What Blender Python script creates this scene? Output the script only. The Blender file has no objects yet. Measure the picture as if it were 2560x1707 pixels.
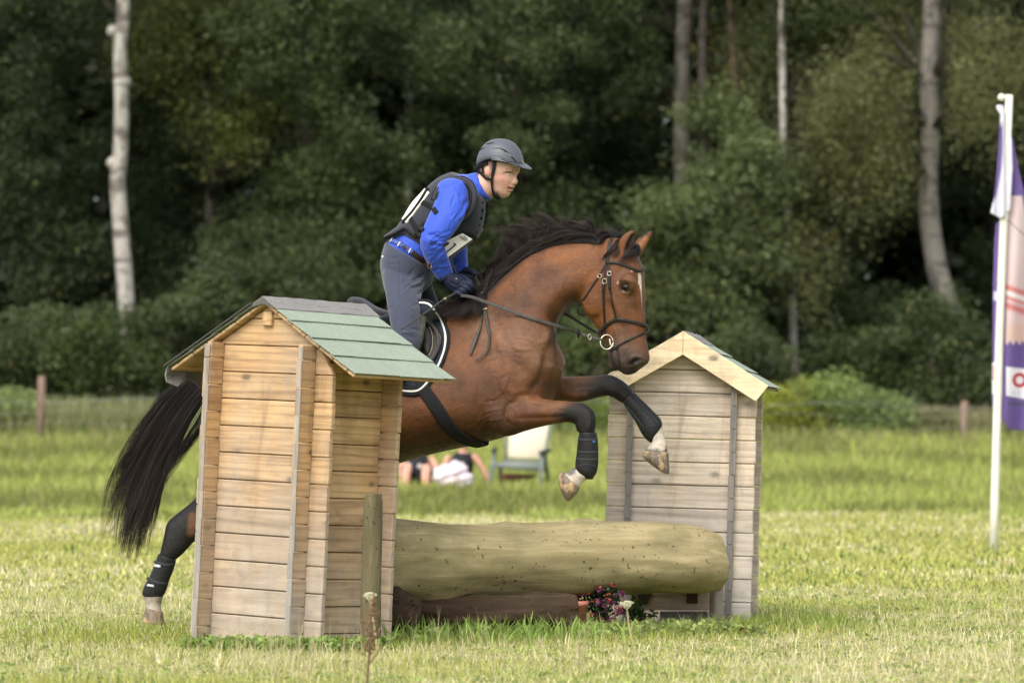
import bpy, bmesh, math, random
import numpy as np
from mathutils import Vector, Matrix
from mathutils.bvhtree import BVHTree
random.seed(7); rng = np.random.default_rng(7)
SC = bpy.context.scene; COL = SC.collection
# ------------------------------------------------------------------ camera, world, light, exposure
FP = 10667.0; Y0 = 1074.0; HC = 1.0        # focal length and horizon in the photo's pixels, eye height
cam = bpy.data.cameras.new('camera'); co = bpy.data.objects.new('camera', cam); COL.objects.link(co)
co.location = (0, 0, HC); co.rotation_euler = (math.pi/2, 0, 0)
cam.sensor_width = 36; cam.lens = 150; cam.shift_y = (Y0-853.5)/2560
cam.clip_start = .5; cam.clip_end = 2000
cam.dof.use_dof = True; cam.dof.focus_distance = 21.0; cam.dof.aperture_fstop = 3.6
SC.camera = co
SUN_EL, SUN_AZ = math.radians(50), math.radians(-152)   # azimuth: direction the light comes from, measured from +Y towards +X
W = bpy.data.worlds.new('World'); SC.world = W; W.use_nodes = True
wn = W.node_tree; bg = wn.nodes['Background']
sky = wn.nodes.new('ShaderNodeTexSky'); sky.sky_type = 'NISHITA'; sky.sun_disc = False
sky.sun_elevation = SUN_EL; sky.sun_rotation = SUN_AZ; sky.dust_density = 4; sky.air_density = 1.0
hs = wn.nodes.new('ShaderNodeHueSaturation'); hs.inputs['Saturation'].default_value = .35
wn.links.new(sky.outputs[0], hs.inputs['Color']); wn.links.new(hs.outputs[0], bg.inputs[0]); bg.inputs[1].default_value = .15
sl = bpy.data.lights.new('sun', 'SUN'); sl.energy = .85; sl.angle = math.radians(50); sl.color = (1, .95, .86)
so = bpy.data.objects.new('sun', sl); COL.objects.link(so)
sd = Vector((math.sin(SUN_AZ)*math.cos(SUN_EL), math.cos(SUN_AZ)*math.cos(SUN_EL), math.sin(SUN_EL)))
so.rotation_euler = sd.to_track_quat('Z', 'Y').to_euler(); so.location = sd*30
SC.view_settings.view_transform = 'Standard'; SC.view_settings.look = 'None'
SC.view_settings.exposure = 1.05; SC.view_settings.gamma = 1
SC.cycles.use_denoising = True; SC.cycles.max_bounces = 6; SC.cycles.transparent_max_bounces = 8
SC.cycles.use_adaptive_sampling = False

# ------------------------------------------------------------------ helpers
def P(px, py, d): return Vector(((px-1280)/FP*d, d, HC-(py-Y0)/FP*d))
def tag(o, label=None, cat=None, group=None, kind=None):
    if label: o['label'] = label
    if cat: o['category'] = cat
    if group: o['group'] = group
    if kind: o['kind'] = kind
    return o
def empty(name, loc=(0,0,0), rz=0, **k):
    o = bpy.data.objects.new(name, None); COL.objects.link(o); o.location = loc; o.rotation_euler = (0,0,rz)
    o.empty_display_size = .2
    return tag(o, **k)
def link(name, me, m=None, parent=None, smooth=True, world=True):
    """link a mesh made in WORLD coordinates; under a parent it is brought into the parent's space"""
    o = bpy.data.objects.new(name, me); COL.objects.link(o)
    if m: me.materials.append(m)
    if smooth: me.polygons.foreach_set('use_smooth', [True]*len(me.polygons))
    if parent:
        if world:
            me.transform(mworld(parent).inverted())
        o.parent = parent
    return o
def mworld(o):
    m = o.matrix_basis.copy()
    if o.parent: m = mworld(o.parent) @ o.matrix_parent_inverse @ m
    return m
def centre(o):
    """move a top-level mesh's origin to the base of its shape"""
    me = o.data; n = len(me.vertices); a = np.empty(n*3, 'f'); me.vertices.foreach_get('co', a); a = a.reshape(-1,3)
    c = Vector(((a[:,0].min()+a[:,0].max())/2, (a[:,1].min()+a[:,1].max())/2, a[:,2].min()))
    me.transform(Matrix.Translation(-c)); o.location = c
    return o
def npmesh(name, V, F, cols=None):
    """V (n,3), F (m,k) uniform polygons"""
    V = np.asarray(V, 'f'); F = np.asarray(F, np.int32); me = bpy.data.meshes.new(name)
    me.vertices.add(len(V)); me.vertices.foreach_set('co', V.ravel())
    k = F.shape[1]; me.loops.add(F.size); me.loops.foreach_set('vertex_index', F.ravel())
    me.polygons.add(len(F)); me.polygons.foreach_set('loop_start', np.arange(0, F.size, k, dtype=np.int32))
    me.update(calc_edges=True); me.validate()
    if cols is not None: setcol(me, cols)
    return me
def setcol(me, cols):
    cols = np.asarray(cols, 'f')
    if cols.shape[1] == 3: cols = np.c_[cols, np.ones(len(cols))]
    a = me.color_attributes.get('Col') or me.color_attributes.new('Col', 'FLOAT_COLOR', 'POINT')
    a.data.foreach_set('color', cols.astype('f').ravel())
class MB:
    def __init__(s): s.v = []; s.f = []
    def add(s, V, F):
        n = len(s.v); s.v += [tuple(v) for v in V]; s.f += [tuple(i+n for i in f) for f in F]
    def mesh(s, name, recalc=True, bevel=0, seg=1):
        me = bpy.data.meshes.new(name); me.from_pydata(s.v, [], s.f)
        if recalc or bevel:
            bm = bmesh.new(); bm.from_mesh(me)
            if bevel: bmesh.ops.bevel(bm, geom=bm.edges[:], offset=bevel, segments=seg, affect='EDGES', clamp_overlap=True)
            bmesh.ops.recalc_face_normals(bm, faces=bm.faces); bm.to_mesh(me); bm.free()
        me.update(); return me
    def box(s, lo, hi, M=None):
        V = [Vector((x,y,z)) for x in (lo[0],hi[0]) for y in (lo[1],hi[1]) for z in (lo[2],hi[2])]
        if M: V = [M @ v for v in V]
        s.add(V, [(0,1,3,2),(4,6,7,5),(0,4,5,1),(2,3,7,6),(0,2,6,4),(1,5,7,3)])
    def rings(s, R, cap=True, close=False):
        """R: list of rings (equal count)"""
        n = len(R[0]); base = len(s.v)
        V = [v for r in R for v in r]; F = []
        m = len(R)
        for i in range(m if close else m-1):
            for j in range(n):
                a = i*n+j; b = i*n+(j+1)%n; c = ((i+1)%m)*n+(j+1)%n; d = ((i+1)%m)*n+j
                F.append((a,b,c,d))
        if cap and not close:
            V.append(sum((Vector(v) for v in R[0]), Vector())/n); V.append(sum((Vector(v) for v in R[-1]), Vector())/n)
            k = len(V)
            for j in range(n):
                F.append((k-2, (j+1)%n, j)); F.append((k-1, (m-1)*n+j, (m-1)*n+(j+1)%n))
        s.add(V, F)
    def tube(s, pts, rad, n=8, sub=1, flat=None):
        """round tube through 3d points with radii"""
        pts = [Vector(p) for p in pts]
        rad = list(rad) if hasattr(rad, '__len__') else [rad]*len(pts)
        if sub > 1:
            A = crom(np.array([tuple(p)+(r,) for p, r in zip(pts, rad)]), sub); pts = [Vector(a[:3]) for a in A]; rad = A[:,3]
        R = []; up = None
        for i, p in enumerate(pts):
            t = (pts[min(i+1,len(pts)-1)]-pts[max(i-1,0)]).normalized()
            if up is None:
                up = Vector((0,0,1)) if abs(t.z) < .9 else Vector((0,1,0))
            x = t.cross(up).normalized(); y = x.cross(t).normalized(); up = y
            R.append([p+(x*math.cos(a)+y*math.sin(a))*max(rad[i],1e-4) for a in [2*math.pi*k/n for k in range(n)]])
        s.rings(R)
    def ball(s, c, r, n=12, m=8, M=None):
        r = r if hasattr(r,'__len__') else (r,r,r); R = []
        for i in range(m+1):
            ph = math.pi*(i+.02 if i==0 else (i-.02 if i==m else i))/m
            ring = [Vector((r[0]*math.sin(ph)*math.cos(t), r[1]*math.sin(ph)*math.sin(t), r[2]*math.cos(ph))) for t in [2*math.pi*k/n for k in range(n)]]
            R.append([Vector(c)+(M@v if M else v) for v in ring])
        s.rings(R)
def crom(A, sub):
    A = np.asarray(A, float); n = len(A); out = []
    for i in range(n-1):
        p0 = A[max(i-1,0)]; p1 = A[i]; p2 = A[i+1]; p3 = A[min(i+2,n-1)]
        for k in range(sub):
            t = k/sub
            out.append(.5*((2*p1)+(-p0+p2)*t+(2*p0-5*p1+4*p2-p3)*t*t+(-p0+3*p1-3*p2+p3)*t**3))
    out.append(A[-1]); return np.array(out)
class Frame:
    """a vertical plane through (px0, depth d0), turned by psi towards the camera on its right"""
    def __init__(s, px0, d0, psi): s.X0 = (px0-1280)/FP*d0; s.d0 = d0; s.c = math.cos(psi); s.s = math.sin(psi); s.l = Vector((-s.s, -s.c, 0))
    def pt(s, px, py, off=0):
        bx = s.X0-s.s*off; by = s.d0-s.c*off; u = (px-1280)/FP
        t = (u*by-bx)/(s.c+u*s.s); Y = by-t*s.s
        return Vector((bx+t*s.c, Y, HC-(py-Y0)/FP*Y))
def st(fr, x1, y1, x2, y2, hw, off=0, k=0, e=1.0):
    return np.array([*fr.pt(x1,y1,off), *fr.pt(x2,y2,off), *fr.l, hw, k, e])
def loft(mb, S, sub=5, n=28, caps=(1,1)):
    """swept sections between two traced edges; half width hw sideways; k shifts width towards edge 1; e<1 squarer"""
    S = crom(np.array(S), sub)
    def ring(a, sc=1, push=Vector()):
        p1 = Vector(a[0:3]); p2 = Vector(a[3:6]); l = Vector(a[6:9]).normalized(); hw = max(a[9],.001)
        c = (p1+p2)/2; A = (p1-p2)/2; r = []
        for j in range(n):
            t = 2*math.pi*j/n; ct, sn = math.cos(t), math.sin(t)
            x = math.copysign(abs(ct)**a[11], ct); y = math.copysign(abs(sn)**a[11], sn)
            r.append(c+push+(A*x+l*(hw*y*(1+a[10]*ct)))*sc)
        return r
    R = [ring(a) for a in S]
    def cen(a): return (Vector(a[0:3])+Vector(a[3:6]))/2
    d0 = (cen(S[0])-cen(S[1])).normalized(); d1 = (cen(S[-1])-cen(S[-2])).normalized()
    r0 = min((Vector(S[0][0:3])-Vector(S[0][3:6])).length/2, S[0][9])*caps[0]; r1 = min((Vector(S[-1][0:3])-Vector(S[-1][3:6])).length/2, S[-1][9])*caps[1]
    pre = [ring(S[0], math.cos(q), d0*r0*math.sin(q)) for q in (1.25,.8,.4)] if caps[0] else []
    post = [ring(S[-1], math.cos(q), d1*r1*math.sin(q)) for q in (.4,.8,1.25)] if caps[1] else []
    mb.rings(pre+R+post)
def mget(me):
    V = np.empty(len(me.vertices)*3, 'f'); me.vertices.foreach_get('co', V); V = V.reshape(-1,3)
    N = np.empty(len(me.vertices)*3, 'f'); me.vertices.foreach_get('normal', N); return V.astype(float), N.reshape(-1,3).astype(float)
def edges(me):
    E = np.empty(len(me.edges)*2, np.int32); me.edges.foreach_get('vertices', E); return E.reshape(-1,2)
def lap(V, E, it, w=.5, mask=None):
    n = len(V); deg = np.bincount(E.ravel(), minlength=n)[:,None].clip(1)
    m = w if mask is None else w*mask[:,None]
    for _ in range(it):
        S = np.zeros_like(V)
        for k in range(3):
            S[:,k] = np.bincount(E[:,0], V[E[:,1],k], n)+np.bincount(E[:,1], V[E[:,0],k], n)
        V = V+m*(S/deg-V)
    return V
def remesh(mb, name, vox, smooth=6):
    me = mb.mesh(name+'_raw'); o = bpy.data.objects.new(name+'_raw', me); COL.objects.link(o)
    md = o.modifiers.new('r', 'REMESH'); md.mode = 'VOXEL'; md.voxel_size = vox; md.adaptivity = 0
    dg = bpy.context.evaluated_depsgraph_get(); dg.update()
    r = bpy.data.meshes.new_from_object(o.evaluated_get(dg), depsgraph=dg)
    bpy.data.objects.remove(o); bpy.data.meshes.remove(me); r.name = name
    V, N = mget(r); V = lap(V, edges(r), smooth); r.vertices.foreach_set('co', V.astype('f').ravel()); r.update()
    return r
def proj(V): return np.c_[V[:,0]/V[:,1]*FP+1280, Y0-(V[:,2]-HC)/V[:,1]*FP]
def pdist(Q, L):
    """distance of points Q to polyline L [(x,y),...] and parameter 0..1"""
    L = np.asarray(L, float)
    if len(L) == 1: return np.hypot(*(Q-L[0]).T), np.zeros(len(Q))
    best = np.full(len(Q), 1e9); par = np.zeros(len(Q)); m = len(L)-1
    for i in range(m):
        a = L[i]; b = L[i+1]; ab = b-a; t = np.clip(((Q-a)@ab)/(ab@ab+1e-9), 0, 1)
        d = np.hypot(*(Q-(a+t[:,None]*ab)).T); k = d < best; best[k] = d[k]; par[k] = (i+t[k])/m
    return best, par
def sculpt(me, strokes, both=()):
    """strokes: (points px, radius px, amount metres[, side]) push the surface facing the camera along its normal"""
    V, N = mget(me); Q = proj(V); D = np.zeros(len(V))
    view = V/np.linalg.norm(V, axis=1)[:,None]; fac = -(N*view).sum(1)
    for s in strokes:
        L, r, amt = s[:3]; side = s[3] if len(s) > 3 else 1
        d, t = pdist(Q, L); w = np.exp(-(d/r)**2)*(1-.35*np.abs(2*t-1)**2 if len(L) > 1 else 1)
        f = np.clip(fac*3, 0, 1) if side == 1 else (np.clip(-fac*3, 0, 1) if side == -1 else 1)
        if len(s) > 4: f = f*(V[:,1] < s[4])           # only what is nearer than this depth
        D += w*amt*f
    V = V+N*D[:,None]; me.vertices.foreach_set('co', V.astype('f').ravel()); me.update()
def paint(me, base, strokes, noise=0):
    V, N = mget(me); Q = proj(V); C = np.tile(np.array(base, float), (len(V),1))
    view = V/np.linalg.norm(V, axis=1)[:,None]; fac = -(N*view).sum(1)
    jit = rng.normal(0, 1, len(V))
    for s in strokes:
        L, r, col, soft = s[:4]; opt = s[4] if len(s) > 4 else {}
        rr = r if not hasattr(r,'__len__') else None
        d, t = pdist(Q, L)
        if rr is None: rr = np.interp(t, np.linspace(0,1,len(r)), r)
        w = np.clip((rr+jit*opt.get('j',0)-d)/max(soft,.01)+.5, 0, 1)*opt.get('a',1)
        if opt.get('near'): w = w*(fac > -.1)
        if 'dmax' in opt: w = w*(V[:,1] < opt['dmax'])
        if 'dmin' in opt: w = w*(V[:,1] > opt['dmin'])
        C = C*(1-w[:,None])+np.array(col)*w[:,None]
    setcol(me, C)
def bvh(*obs):
    V = []; F = []
    for o in obs:
        M = mworld(o); n = len(V); V += [M@v.co for v in o.data.vertices]; F += [tuple(i+n for i in p.vertices) for p in o.data.polygons]
    return BVHTree.FromPolygons(V, F)
def cast(tree, px, py, dflt=21.0):
    d = Vector(((px-1280)/FP, 1, -(py-Y0)/FP)); o = Vector((0,0,HC))
    h, nrm, _, _ = tree.ray_cast(o+d*10, d.normalized())
    if h is None: return P(px, py, dflt), Vector((0,-1,0)), False
    if nrm.dot(d) > 0: nrm = -nrm
    return h, nrm, True
def strap(mb, tree, L, width, thick=.004, lift=.003, sub=6, smooth=4, dflt=21.0, n=8):
    """leather strap lying on a surface along a traced line"""
    A = crom(np.array(L, float), sub); H = [cast(tree, a[0], a[1], dflt) for a in A]
    hit = [h[2] for h in H]
    if any(hit):                                      # off the surface: keep the depth of the nearest hit
        idx = [i for i, q in enumerate(hit) if q]
        H = [h if h[2] else (P(A[i][0], A[i][1], H[min(idx, key=lambda q: abs(q-i))][0].y), H[min(idx, key=lambda q: abs(q-i))][1], False) for i, h in enumerate(H)]
    pts = np.array([h[0] for h in H]); nr = np.array([h[1] for h in H])
    for _ in range(smooth):
        pts[1:-1] = .25*pts[:-2]+.5*pts[1:-1]+.25*pts[2:]; nr[1:-1] = .25*nr[:-2]+.5*nr[1:-1]+.25*nr[2:]
    ribbon(mb, pts, nr, width, thick, lift, n)
def ribbon(mb, pts, nr, width, thick, lift=0, n=8):
    R = []; m = len(pts); w = width if hasattr(width,'__len__') else [width]*m
    if len(w) != m: w = np.interp(np.linspace(0,1,m), np.linspace(0,1,len(w)), w)
    for i in range(m):
        p = Vector(pts[i]); t = Vector(pts[min(i+1,m-1)]-pts[max(i-1,0)]).normalized(); nn = Vector(nr[i]).normalized()
        b = t.cross(nn).normalized(); nn = b.cross(t).normalized(); c = p+nn*(lift+thick/2)
        r = []
        for j in range(n):
            a = 2*math.pi*(j+.5)/n; x, y = math.cos(a), math.sin(a)
            r.append(c+b*(w[i]/2*math.copysign(abs(x)**.5,x))+nn*(thick/2*math.copysign(abs(y)**.6,y)))
        R.append(r)
    mb.rings(R)

# ------------------------------------------------------------------ materials
def nt(name):
    m = bpy.data.materials.new(name); m.use_nodes = True; t = m.node_tree; return m, t, t.nodes['Principled BSDF']
def N_(t, k, **kw):
    n = t.nodes.new(k)
    for a, b in kw.items():
        if a.startswith('i_'): n.inputs[int(a[2:])].default_value = b
        else: setattr(n, a, b)
    return n
def noise(t, vec, scale, detail=4, rough=.55, dist=0):
    n = t.nodes.new('ShaderNodeTexNoise'); n.inputs['Scale'].default_value = scale; n.inputs['Detail'].default_value = detail
    n.inputs['Roughness'].default_value = rough; n.inputs['Distortion'].default_value = dist
    if vec is not None: t.links.new(vec, n.inputs['Vector'])
    return n.outputs[0]
def ramp(t, fac, stops):
    r = t.nodes.new('ShaderNodeValToRGB'); t.links.new(fac, r.inputs[0]); e = r.color_ramp.elements
    while len(e) < len(stops): e.new(.5)
    for i, (p, c) in enumerate(stops):
        e[i].position = p; e[i].color = (*c, 1) if hasattr(c,'__len__') else (c,c,c,1)
    return r.outputs[0]
def mixc(t, fac, a, b, mode='MIX'):
    n = t.nodes.new('ShaderNodeMix'); n.data_type = 'RGBA'; n.blend_type = mode
    for s, v in ((n.inputs[0], fac), (n.inputs[6], a), (n.inputs[7], b)):
        if hasattr(v, 'is_output') or isinstance(v, bpy.types.NodeSocket): t.links.new(v, s)
        elif hasattr(v,'__len__'): s.default_value = (*v, 1) if len(v) == 3 else v
        else: s.default_value = v
    return n.outputs[2]
def bump(t, b, h, strength=.3, dist=.01):
    n = t.nodes.new('ShaderNodeBump'); n.inputs['Strength'].default_value = strength; n.inputs['Distance'].default_value = dist
    t.links.new(h, n.inputs['Height']); t.links.new(n.outputs[0], b.inputs['Normal'])
def objv(t, scale=(1,1,1), rot=(0,0,0), out='Object'):
    c = t.nodes.new('ShaderNodeTexCoord'); m = t.nodes.new('ShaderNodeMapping'); m.inputs['Scale'].default_value = scale; m.inputs['Rotation'].default_value = rot
    t.links.new(c.outputs[out], m.inputs[0]); return m.outputs[0]
def plain(name, col, rough=.6, var=.25, scale=40, bmp=.15, bd=.002, metal=0, spec=None, sheen=0):
    spec = spec if spec is not None else (.5 if metal or rough < .1 else (.16 if max(col) < .06 else .35))
    m, t, b = nt(name); v = objv(t); f = noise(t, v, scale)
    c = ramp(t, f, [(.3, tuple(x*(1-var) for x in col)), (.7, tuple(min(1,x*(1+var)) for x in col))])
    t.links.new(c, b.inputs['Base Color']); b.inputs['Roughness'].default_value = rough; b.inputs['Metallic'].default_value = metal
    b.inputs['Specular IOR Level'].default_value = spec; b.inputs['Sheen Weight'].default_value = sheen
    if bmp: bump(t, b, noise(t, v, scale*3), bmp, bd)
    return m
def vcol(name, rough=.6, trans=0, bmp=0, scale=200, var=.15, spec=.4, stretch=(1,1,1), bd=.002, sheen=0):
    m, t, b = nt(name); a = N_(t, 'ShaderNodeVertexColor', layer_name='Col'); v = objv(t, stretch); f = noise(t, v, scale, 3)
    g = ramp(t, f, [(.3, 1-var), (.7, 1+0*var)]); c = mixc(t, 1, a.outputs[0], g, 'MULTIPLY')
    t.links.new(c, b.inputs['Base Color']); b.inputs['Roughness'].default_value = rough; b.inputs['Specular IOR Level'].default_value = spec
    b.inputs['Sheen Weight'].default_value = sheen
    if bmp: bump(t, b, f, bmp, bd)
    if trans:
        tr = t.nodes.new('ShaderNodeBsdfTranslucent'); t.links.new(c, tr.inputs[0]); mx = t.nodes.new('ShaderNodeMixShader'); mx.inputs[0].default_value = trans
        o = t.nodes['Material Output']; t.links.new(b.outputs[0], mx.inputs[1]); t.links.new(tr.outputs[0], mx.inputs[2]); t.links.new(mx.outputs[0], o.inputs[0])
    return m
def wood(name, light, dark, grey, wz=(0,1), wamt=.5, axis=0, knots=True, rough=.7, gs=1.0, rg=.7):
    """softwood boards: grain along local axis, knots, board-to-board change, weathering that grows towards the ground"""
    m, t, b = nt(name); k = 14.0; sc = [k,k,k]; sc[axis] = 1.1
    tc = t.nodes.new('ShaderNodeTexCoord'); gi = t.nodes.new('ShaderNodeNewGeometry')
    off = t.nodes.new('ShaderNodeVectorMath'); off.operation = 'ADD'; cmb = t.nodes.new('ShaderNodeCombineXYZ')
    mu = N_(t, 'ShaderNodeMath', operation='MULTIPLY'); mu.inputs[1].default_value = 7.3; t.links.new(gi.outputs['Random Per Island'], mu.inputs[0])
    for i in range(3): t.links.new(mu.outputs[0], cmb.inputs[i])
    t.links.new(tc.outputs['Object'], off.inputs[0]); t.links.new(cmb.outputs[0], off.inputs[1])
    mp = t.nodes.new('ShaderNodeMapping'); mp.inputs['Scale'].default_value = [s*gs for s in sc]; t.links.new(off.outputs[0], mp.inputs[0])
    g = noise(t, mp.outputs[0], 1.6, 6, .62, 1.2)
    wv = t.nodes.new('ShaderNodeTexWave'); wv.bands_direction = 'Z' if axis != 2 else 'X'; wv.inputs['Scale'].default_value = .55; wv.inputs['Distortion'].default_value = 9; wv.inputs['Detail'].default_value = 3; wv.inputs['Detail Scale'].default_value = .7
    t.links.new(mp.outputs[0], wv.inputs[0])
    c = ramp(t, g, [(.3, tuple(x*.8 for x in dark)), (.5, tuple((a+b_)/2 for a, b_ in zip(light, dark))), (.72, light)])
    ring = ramp(t, wv.outputs[1], [(.0, .62), (.3, 1), (1, 1)]); c = mixc(t, rg, c, ring, 'MULTIPLY')
    pr = ramp(t, gi.outputs['Random Per Island'], [(0, (.78,.76,.74)), (.5, (1,.97,.95)), (1, (1.1,1.08,1.0))]); c = mixc(t, 1, c, pr, 'MULTIPLY')
    if knots:
        ks = [8.5,8.5,8.5]; ks[axis] = 4.6; m2 = t.nodes.new('ShaderNodeMapping'); m2.inputs['Scale'].default_value = ks; t.links.new(off.outputs[0], m2.inputs[0])
        vo = t.nodes.new('ShaderNodeTexVoronoi'); vo.inputs['Scale'].default_value = 1.0; t.links.new(m2.outputs[0], vo.inputs['Vector'])
        kf = ramp(t, vo.outputs['Distance'], [(.075, 1), (.125, .4), (.20, 0)]); c = mixc(t, kf, c, tuple(x*.32 for x in dark))
    # weather
    sx = t.nodes.new('ShaderNodeSeparateXYZ'); t.links.new(tc.outputs['Object'], sx.inputs[0])
    mr = t.nodes.new('ShaderNodeMapRange'); mr.inputs[1].default_value = wz[0]; mr.inputs[2].default_value = wz[1]; mr.inputs[3].default_value = 1; mr.inputs[4].default_value = 0; t.links.new(sx.outputs[2], mr.inputs[0])
    wn_ = noise(t, objv(t, (3,3,1.2)), 1.6, 5, .6); ad = N_(t, 'ShaderNodeMath', operation='MULTIPLY_ADD'); t.links.new(mr.outputs[0], ad.inputs[0]); ad.inputs[1].default_value = wamt; t.links.new(wn_, ad.inputs[2])
    wf = ramp(t, ad.outputs[0], [(.42, 0), (1.0, .92)]); c = mixc(t, wf, c, mixc(t, .8, grey, ramp(t, g, [(.3,.7),(.7,1.1)]), 'MULTIPLY'))
    vs_ = noise(t, objv(t, (7,7,1.3)), 1.0, 4, .6, .8); c = mixc(t, 1, c, ramp(t, vs_, [(.30,(.74,.72,.69)),(.42,(.96,.96,.95)),(.72,(1.06,1.06,1.06))]), 'MULTIPLY')
    dn = noise(t, objv(t, (2,2,2)), 5, 8, .7); c = mixc(t, ramp(t, dn, [(.52,0),(.75,.5)]), c, tuple(x*.45 for x in grey))
    t.links.new(c, b.inputs['Base Color']); b.inputs['Roughness'].default_value = rough; b.inputs['Specular IOR Level'].default_value = .3
    bump(t, b, g, .6, .005)
    return m
# ------------------------------------------------------------------ ground
def sstep(a, b, x): t = np.clip((x-a)/(b-a), 0, 1); return t*t*(3-2*t)
_g = np.random.default_rng(3).random((64,64))
def vnoise(x, y, s):
    x = np.asarray(x)/s+100.3; y = np.asarray(y)/s+57.7; xi = np.floor(x).astype(int); yi = np.floor(y).astype(int); fx = x-xi; fy = y-yi
    fx = fx*fx*(3-2*fx); fy = fy*fy*(3-2*fy); g = lambda a, b: _g[a % 64, b % 64]
    return (g(xi,yi)*(1-fx)+g(xi+1,yi)*fx)*(1-fy)+(g(xi,yi+1)*(1-fx)+g(xi+1,yi+1)*fx)*fy
def gz(x, y):
    x = np.asarray(x, float); y = np.asarray(y, float)
    return .75*sstep(50, 79, y)+(vnoise(x, y, 2.2)-.5)*.05*sstep(22, 30, y)+(vnoise(x, y, .6)-.5)*.018
def ground():
    xs = np.unique(np.r_[np.linspace(-260,-30,24), np.linspace(-30,-7,40), np.linspace(-7,7,110), np.linspace(7,30,40), np.linspace(30,260,24)])
    ys = np.unique(np.r_[np.linspace(-200,8,30), np.linspace(8,32,170), np.linspace(32,90,150), np.linspace(90,600,60)])
    X, Y = np.meshgrid(xs, ys); Z = gz(X, Y); V = np.c_[X.ravel(), Y.ravel(), Z.ravel()]; n = len(xs)
    i, j = np.meshgrid(np.arange(n-1), np.arange(len(ys)-1)); a = (j*n+i).ravel(); F = np.c_[a, a+1, a+n+1, a+n]
    m, t, b = nt('soil_and_turf'); v = objv(t); f = noise(t, v, .9, 6, .6); f2 = noise(t, v, 14, 6, .7)
    c = mixc(t, ramp(t, f2, [(.35,0),(.65,1)]), (.12,.16,.035), (.33,.30,.13)); c = mixc(t, ramp(t, f, [(.4,0),(.6,.6)]), c, (.16,.22,.05))
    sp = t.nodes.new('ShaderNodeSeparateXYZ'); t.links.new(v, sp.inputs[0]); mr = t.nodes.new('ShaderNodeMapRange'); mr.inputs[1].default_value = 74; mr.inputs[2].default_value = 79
    t.links.new(sp.outputs[1], mr.inputs[0]); c = mixc(t, mr.outputs[0], c, (.022,.024,.012))  # ground colour darkened under the trees to keep the wood's inside dark
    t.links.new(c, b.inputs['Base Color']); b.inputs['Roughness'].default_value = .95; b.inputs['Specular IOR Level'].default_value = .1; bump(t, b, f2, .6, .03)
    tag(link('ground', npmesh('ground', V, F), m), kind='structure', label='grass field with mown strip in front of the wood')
ground()
M_grass = vcol('grass_blades', .6, .45, 0, 60, .1, spec=.25)
def blades(name, x, y, h, w, lean, col, flat=None, z=None):
    n = len(x); az = rng.uniform(0, 2*np.pi, n); la = rng.uniform(0, 2*np.pi, n); z = gz(x, y)-.004 if z is None else z
    if flat is not None: lean = np.where(flat, h*.96, lean); hz = np.where(flat, h*.22, np.sqrt(np.maximum(h*h-lean*lean, .0001)))
    else: hz = np.sqrt(np.maximum(h*h-lean*lean, .0001))
    wx, wy = np.cos(az)*w/2, np.sin(az)*w/2; lx, ly = np.cos(la)*lean, np.sin(la)*lean
    V = np.empty((n,6,3))
    for k, (f, ff, zz) in enumerate(((0,1,0),(.35,.85,.6),(1,.12,1))):
        for s in (0,1):
            sg = -1 if s == 0 else 1
            V[:,2*k+s,0] = x+lx*f+sg*wx*ff; V[:,2*k+s,1] = y+ly*f+sg*wy*ff; V[:,2*k+s,2] = z+hz*zz+(.012 if flat is not None else 0)
    a = np.arange(n)[:,None]*6; F = np.r_[a+np.array([[0,1,3,2]]), a+np.array([[2,3,5,4]])]
    return V.reshape(-1,3), F, np.repeat(col, 6, 0)
def join(parts):
    V = []; F = []; C = []; n = 0
    for v, f, c in parts: V.append(v); F.append(f+n); C.append(c); n += len(v)
    return np.concatenate(V), np.concatenate(F), np.concatenate(C)
def stuff(name, parts, m, label, cat):
    V, F, C = join(parts); me = npmesh(name, V, F, C); o = link(name, me, m, smooth=False); return tag(o, label, cat, kind='stuff')
GREEN = np.array([.43,.46,.13]); LUSH = np.array([.52,.55,.17]); STRAW = np.array([.88,.78,.50]); DK = np.array([.09,.18,.03])
def gcol(x, y, straw, lush=.3):
    n = len(x); p = vnoise(x, y, .8)*.6+vnoise(x, y, 2.7)*.4; r = rng.random(n)
    s = (r < np.clip(straw+(p-.5)*1.3, .03, .9)); c = GREEN*(1-lush)+LUSH*lush; c = c*(.65+.7*rng.random((n,1)))+rng.random((n,1))*np.array([.08,.02,.0])
    k = rng.random(n) < .12; c[k] = DK; c[s] = STRAW*(.6+.6*rng.random((s.sum(),1))); return c, s
def scatter(n, y0, y1, half0, half1, pw=1.0):
    y = y0+(y1-y0)*rng.random(n)**pw; h = half0+(half1-half0)*(y-y0)/(y1-y0); return rng.uniform(-1,1,n)*h, y
parts = []
x, y = scatter(230000, 15.6, 26, 3.4, 4.6, 1.15); n = len(x)
band = .42+.25*np.sin(y*2.1+vnoise(x,y,2)*3)-.3*sstep(.35,.1,np.abs(y-19.6)/2)*0
c, s = gcol(x, y, .40+.22*(vnoise(x*.35, y, .9)-.5)*2+.12*(y<18.6), .45); h = rng.uniform(.010,.032,n)*(1+1.2*(vnoise(x,y,.35)>.75)); parts.append(blades('', x, y, h*np.where(s,1.5,1), rng.uniform(.0022,.0048,n), h*rng.uniform(.3,.96,n), c, s & (rng.random(n)<.8)))
x, y = scatter(165000, 23.5, 52, 4.4, 9.2, 1.2); k_ = (y > 24.5+(vnoise(x,y*.0+3,.5)-.5)*4*rng.random(len(x))) & (y < 49+(vnoise(x,y*.3,1.3)-.5)*8); x = x[k_]; y = y[k_]; n = len(x); c, s = gcol(x, y, .38+.5*sstep(.0,1,1-np.abs(y-44)/9)*(vnoise(x*.3,y,3)>.35), .5); h = rng.uniform(.02,.06,n)*(.7+.5*sstep(24,32,y))
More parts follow.
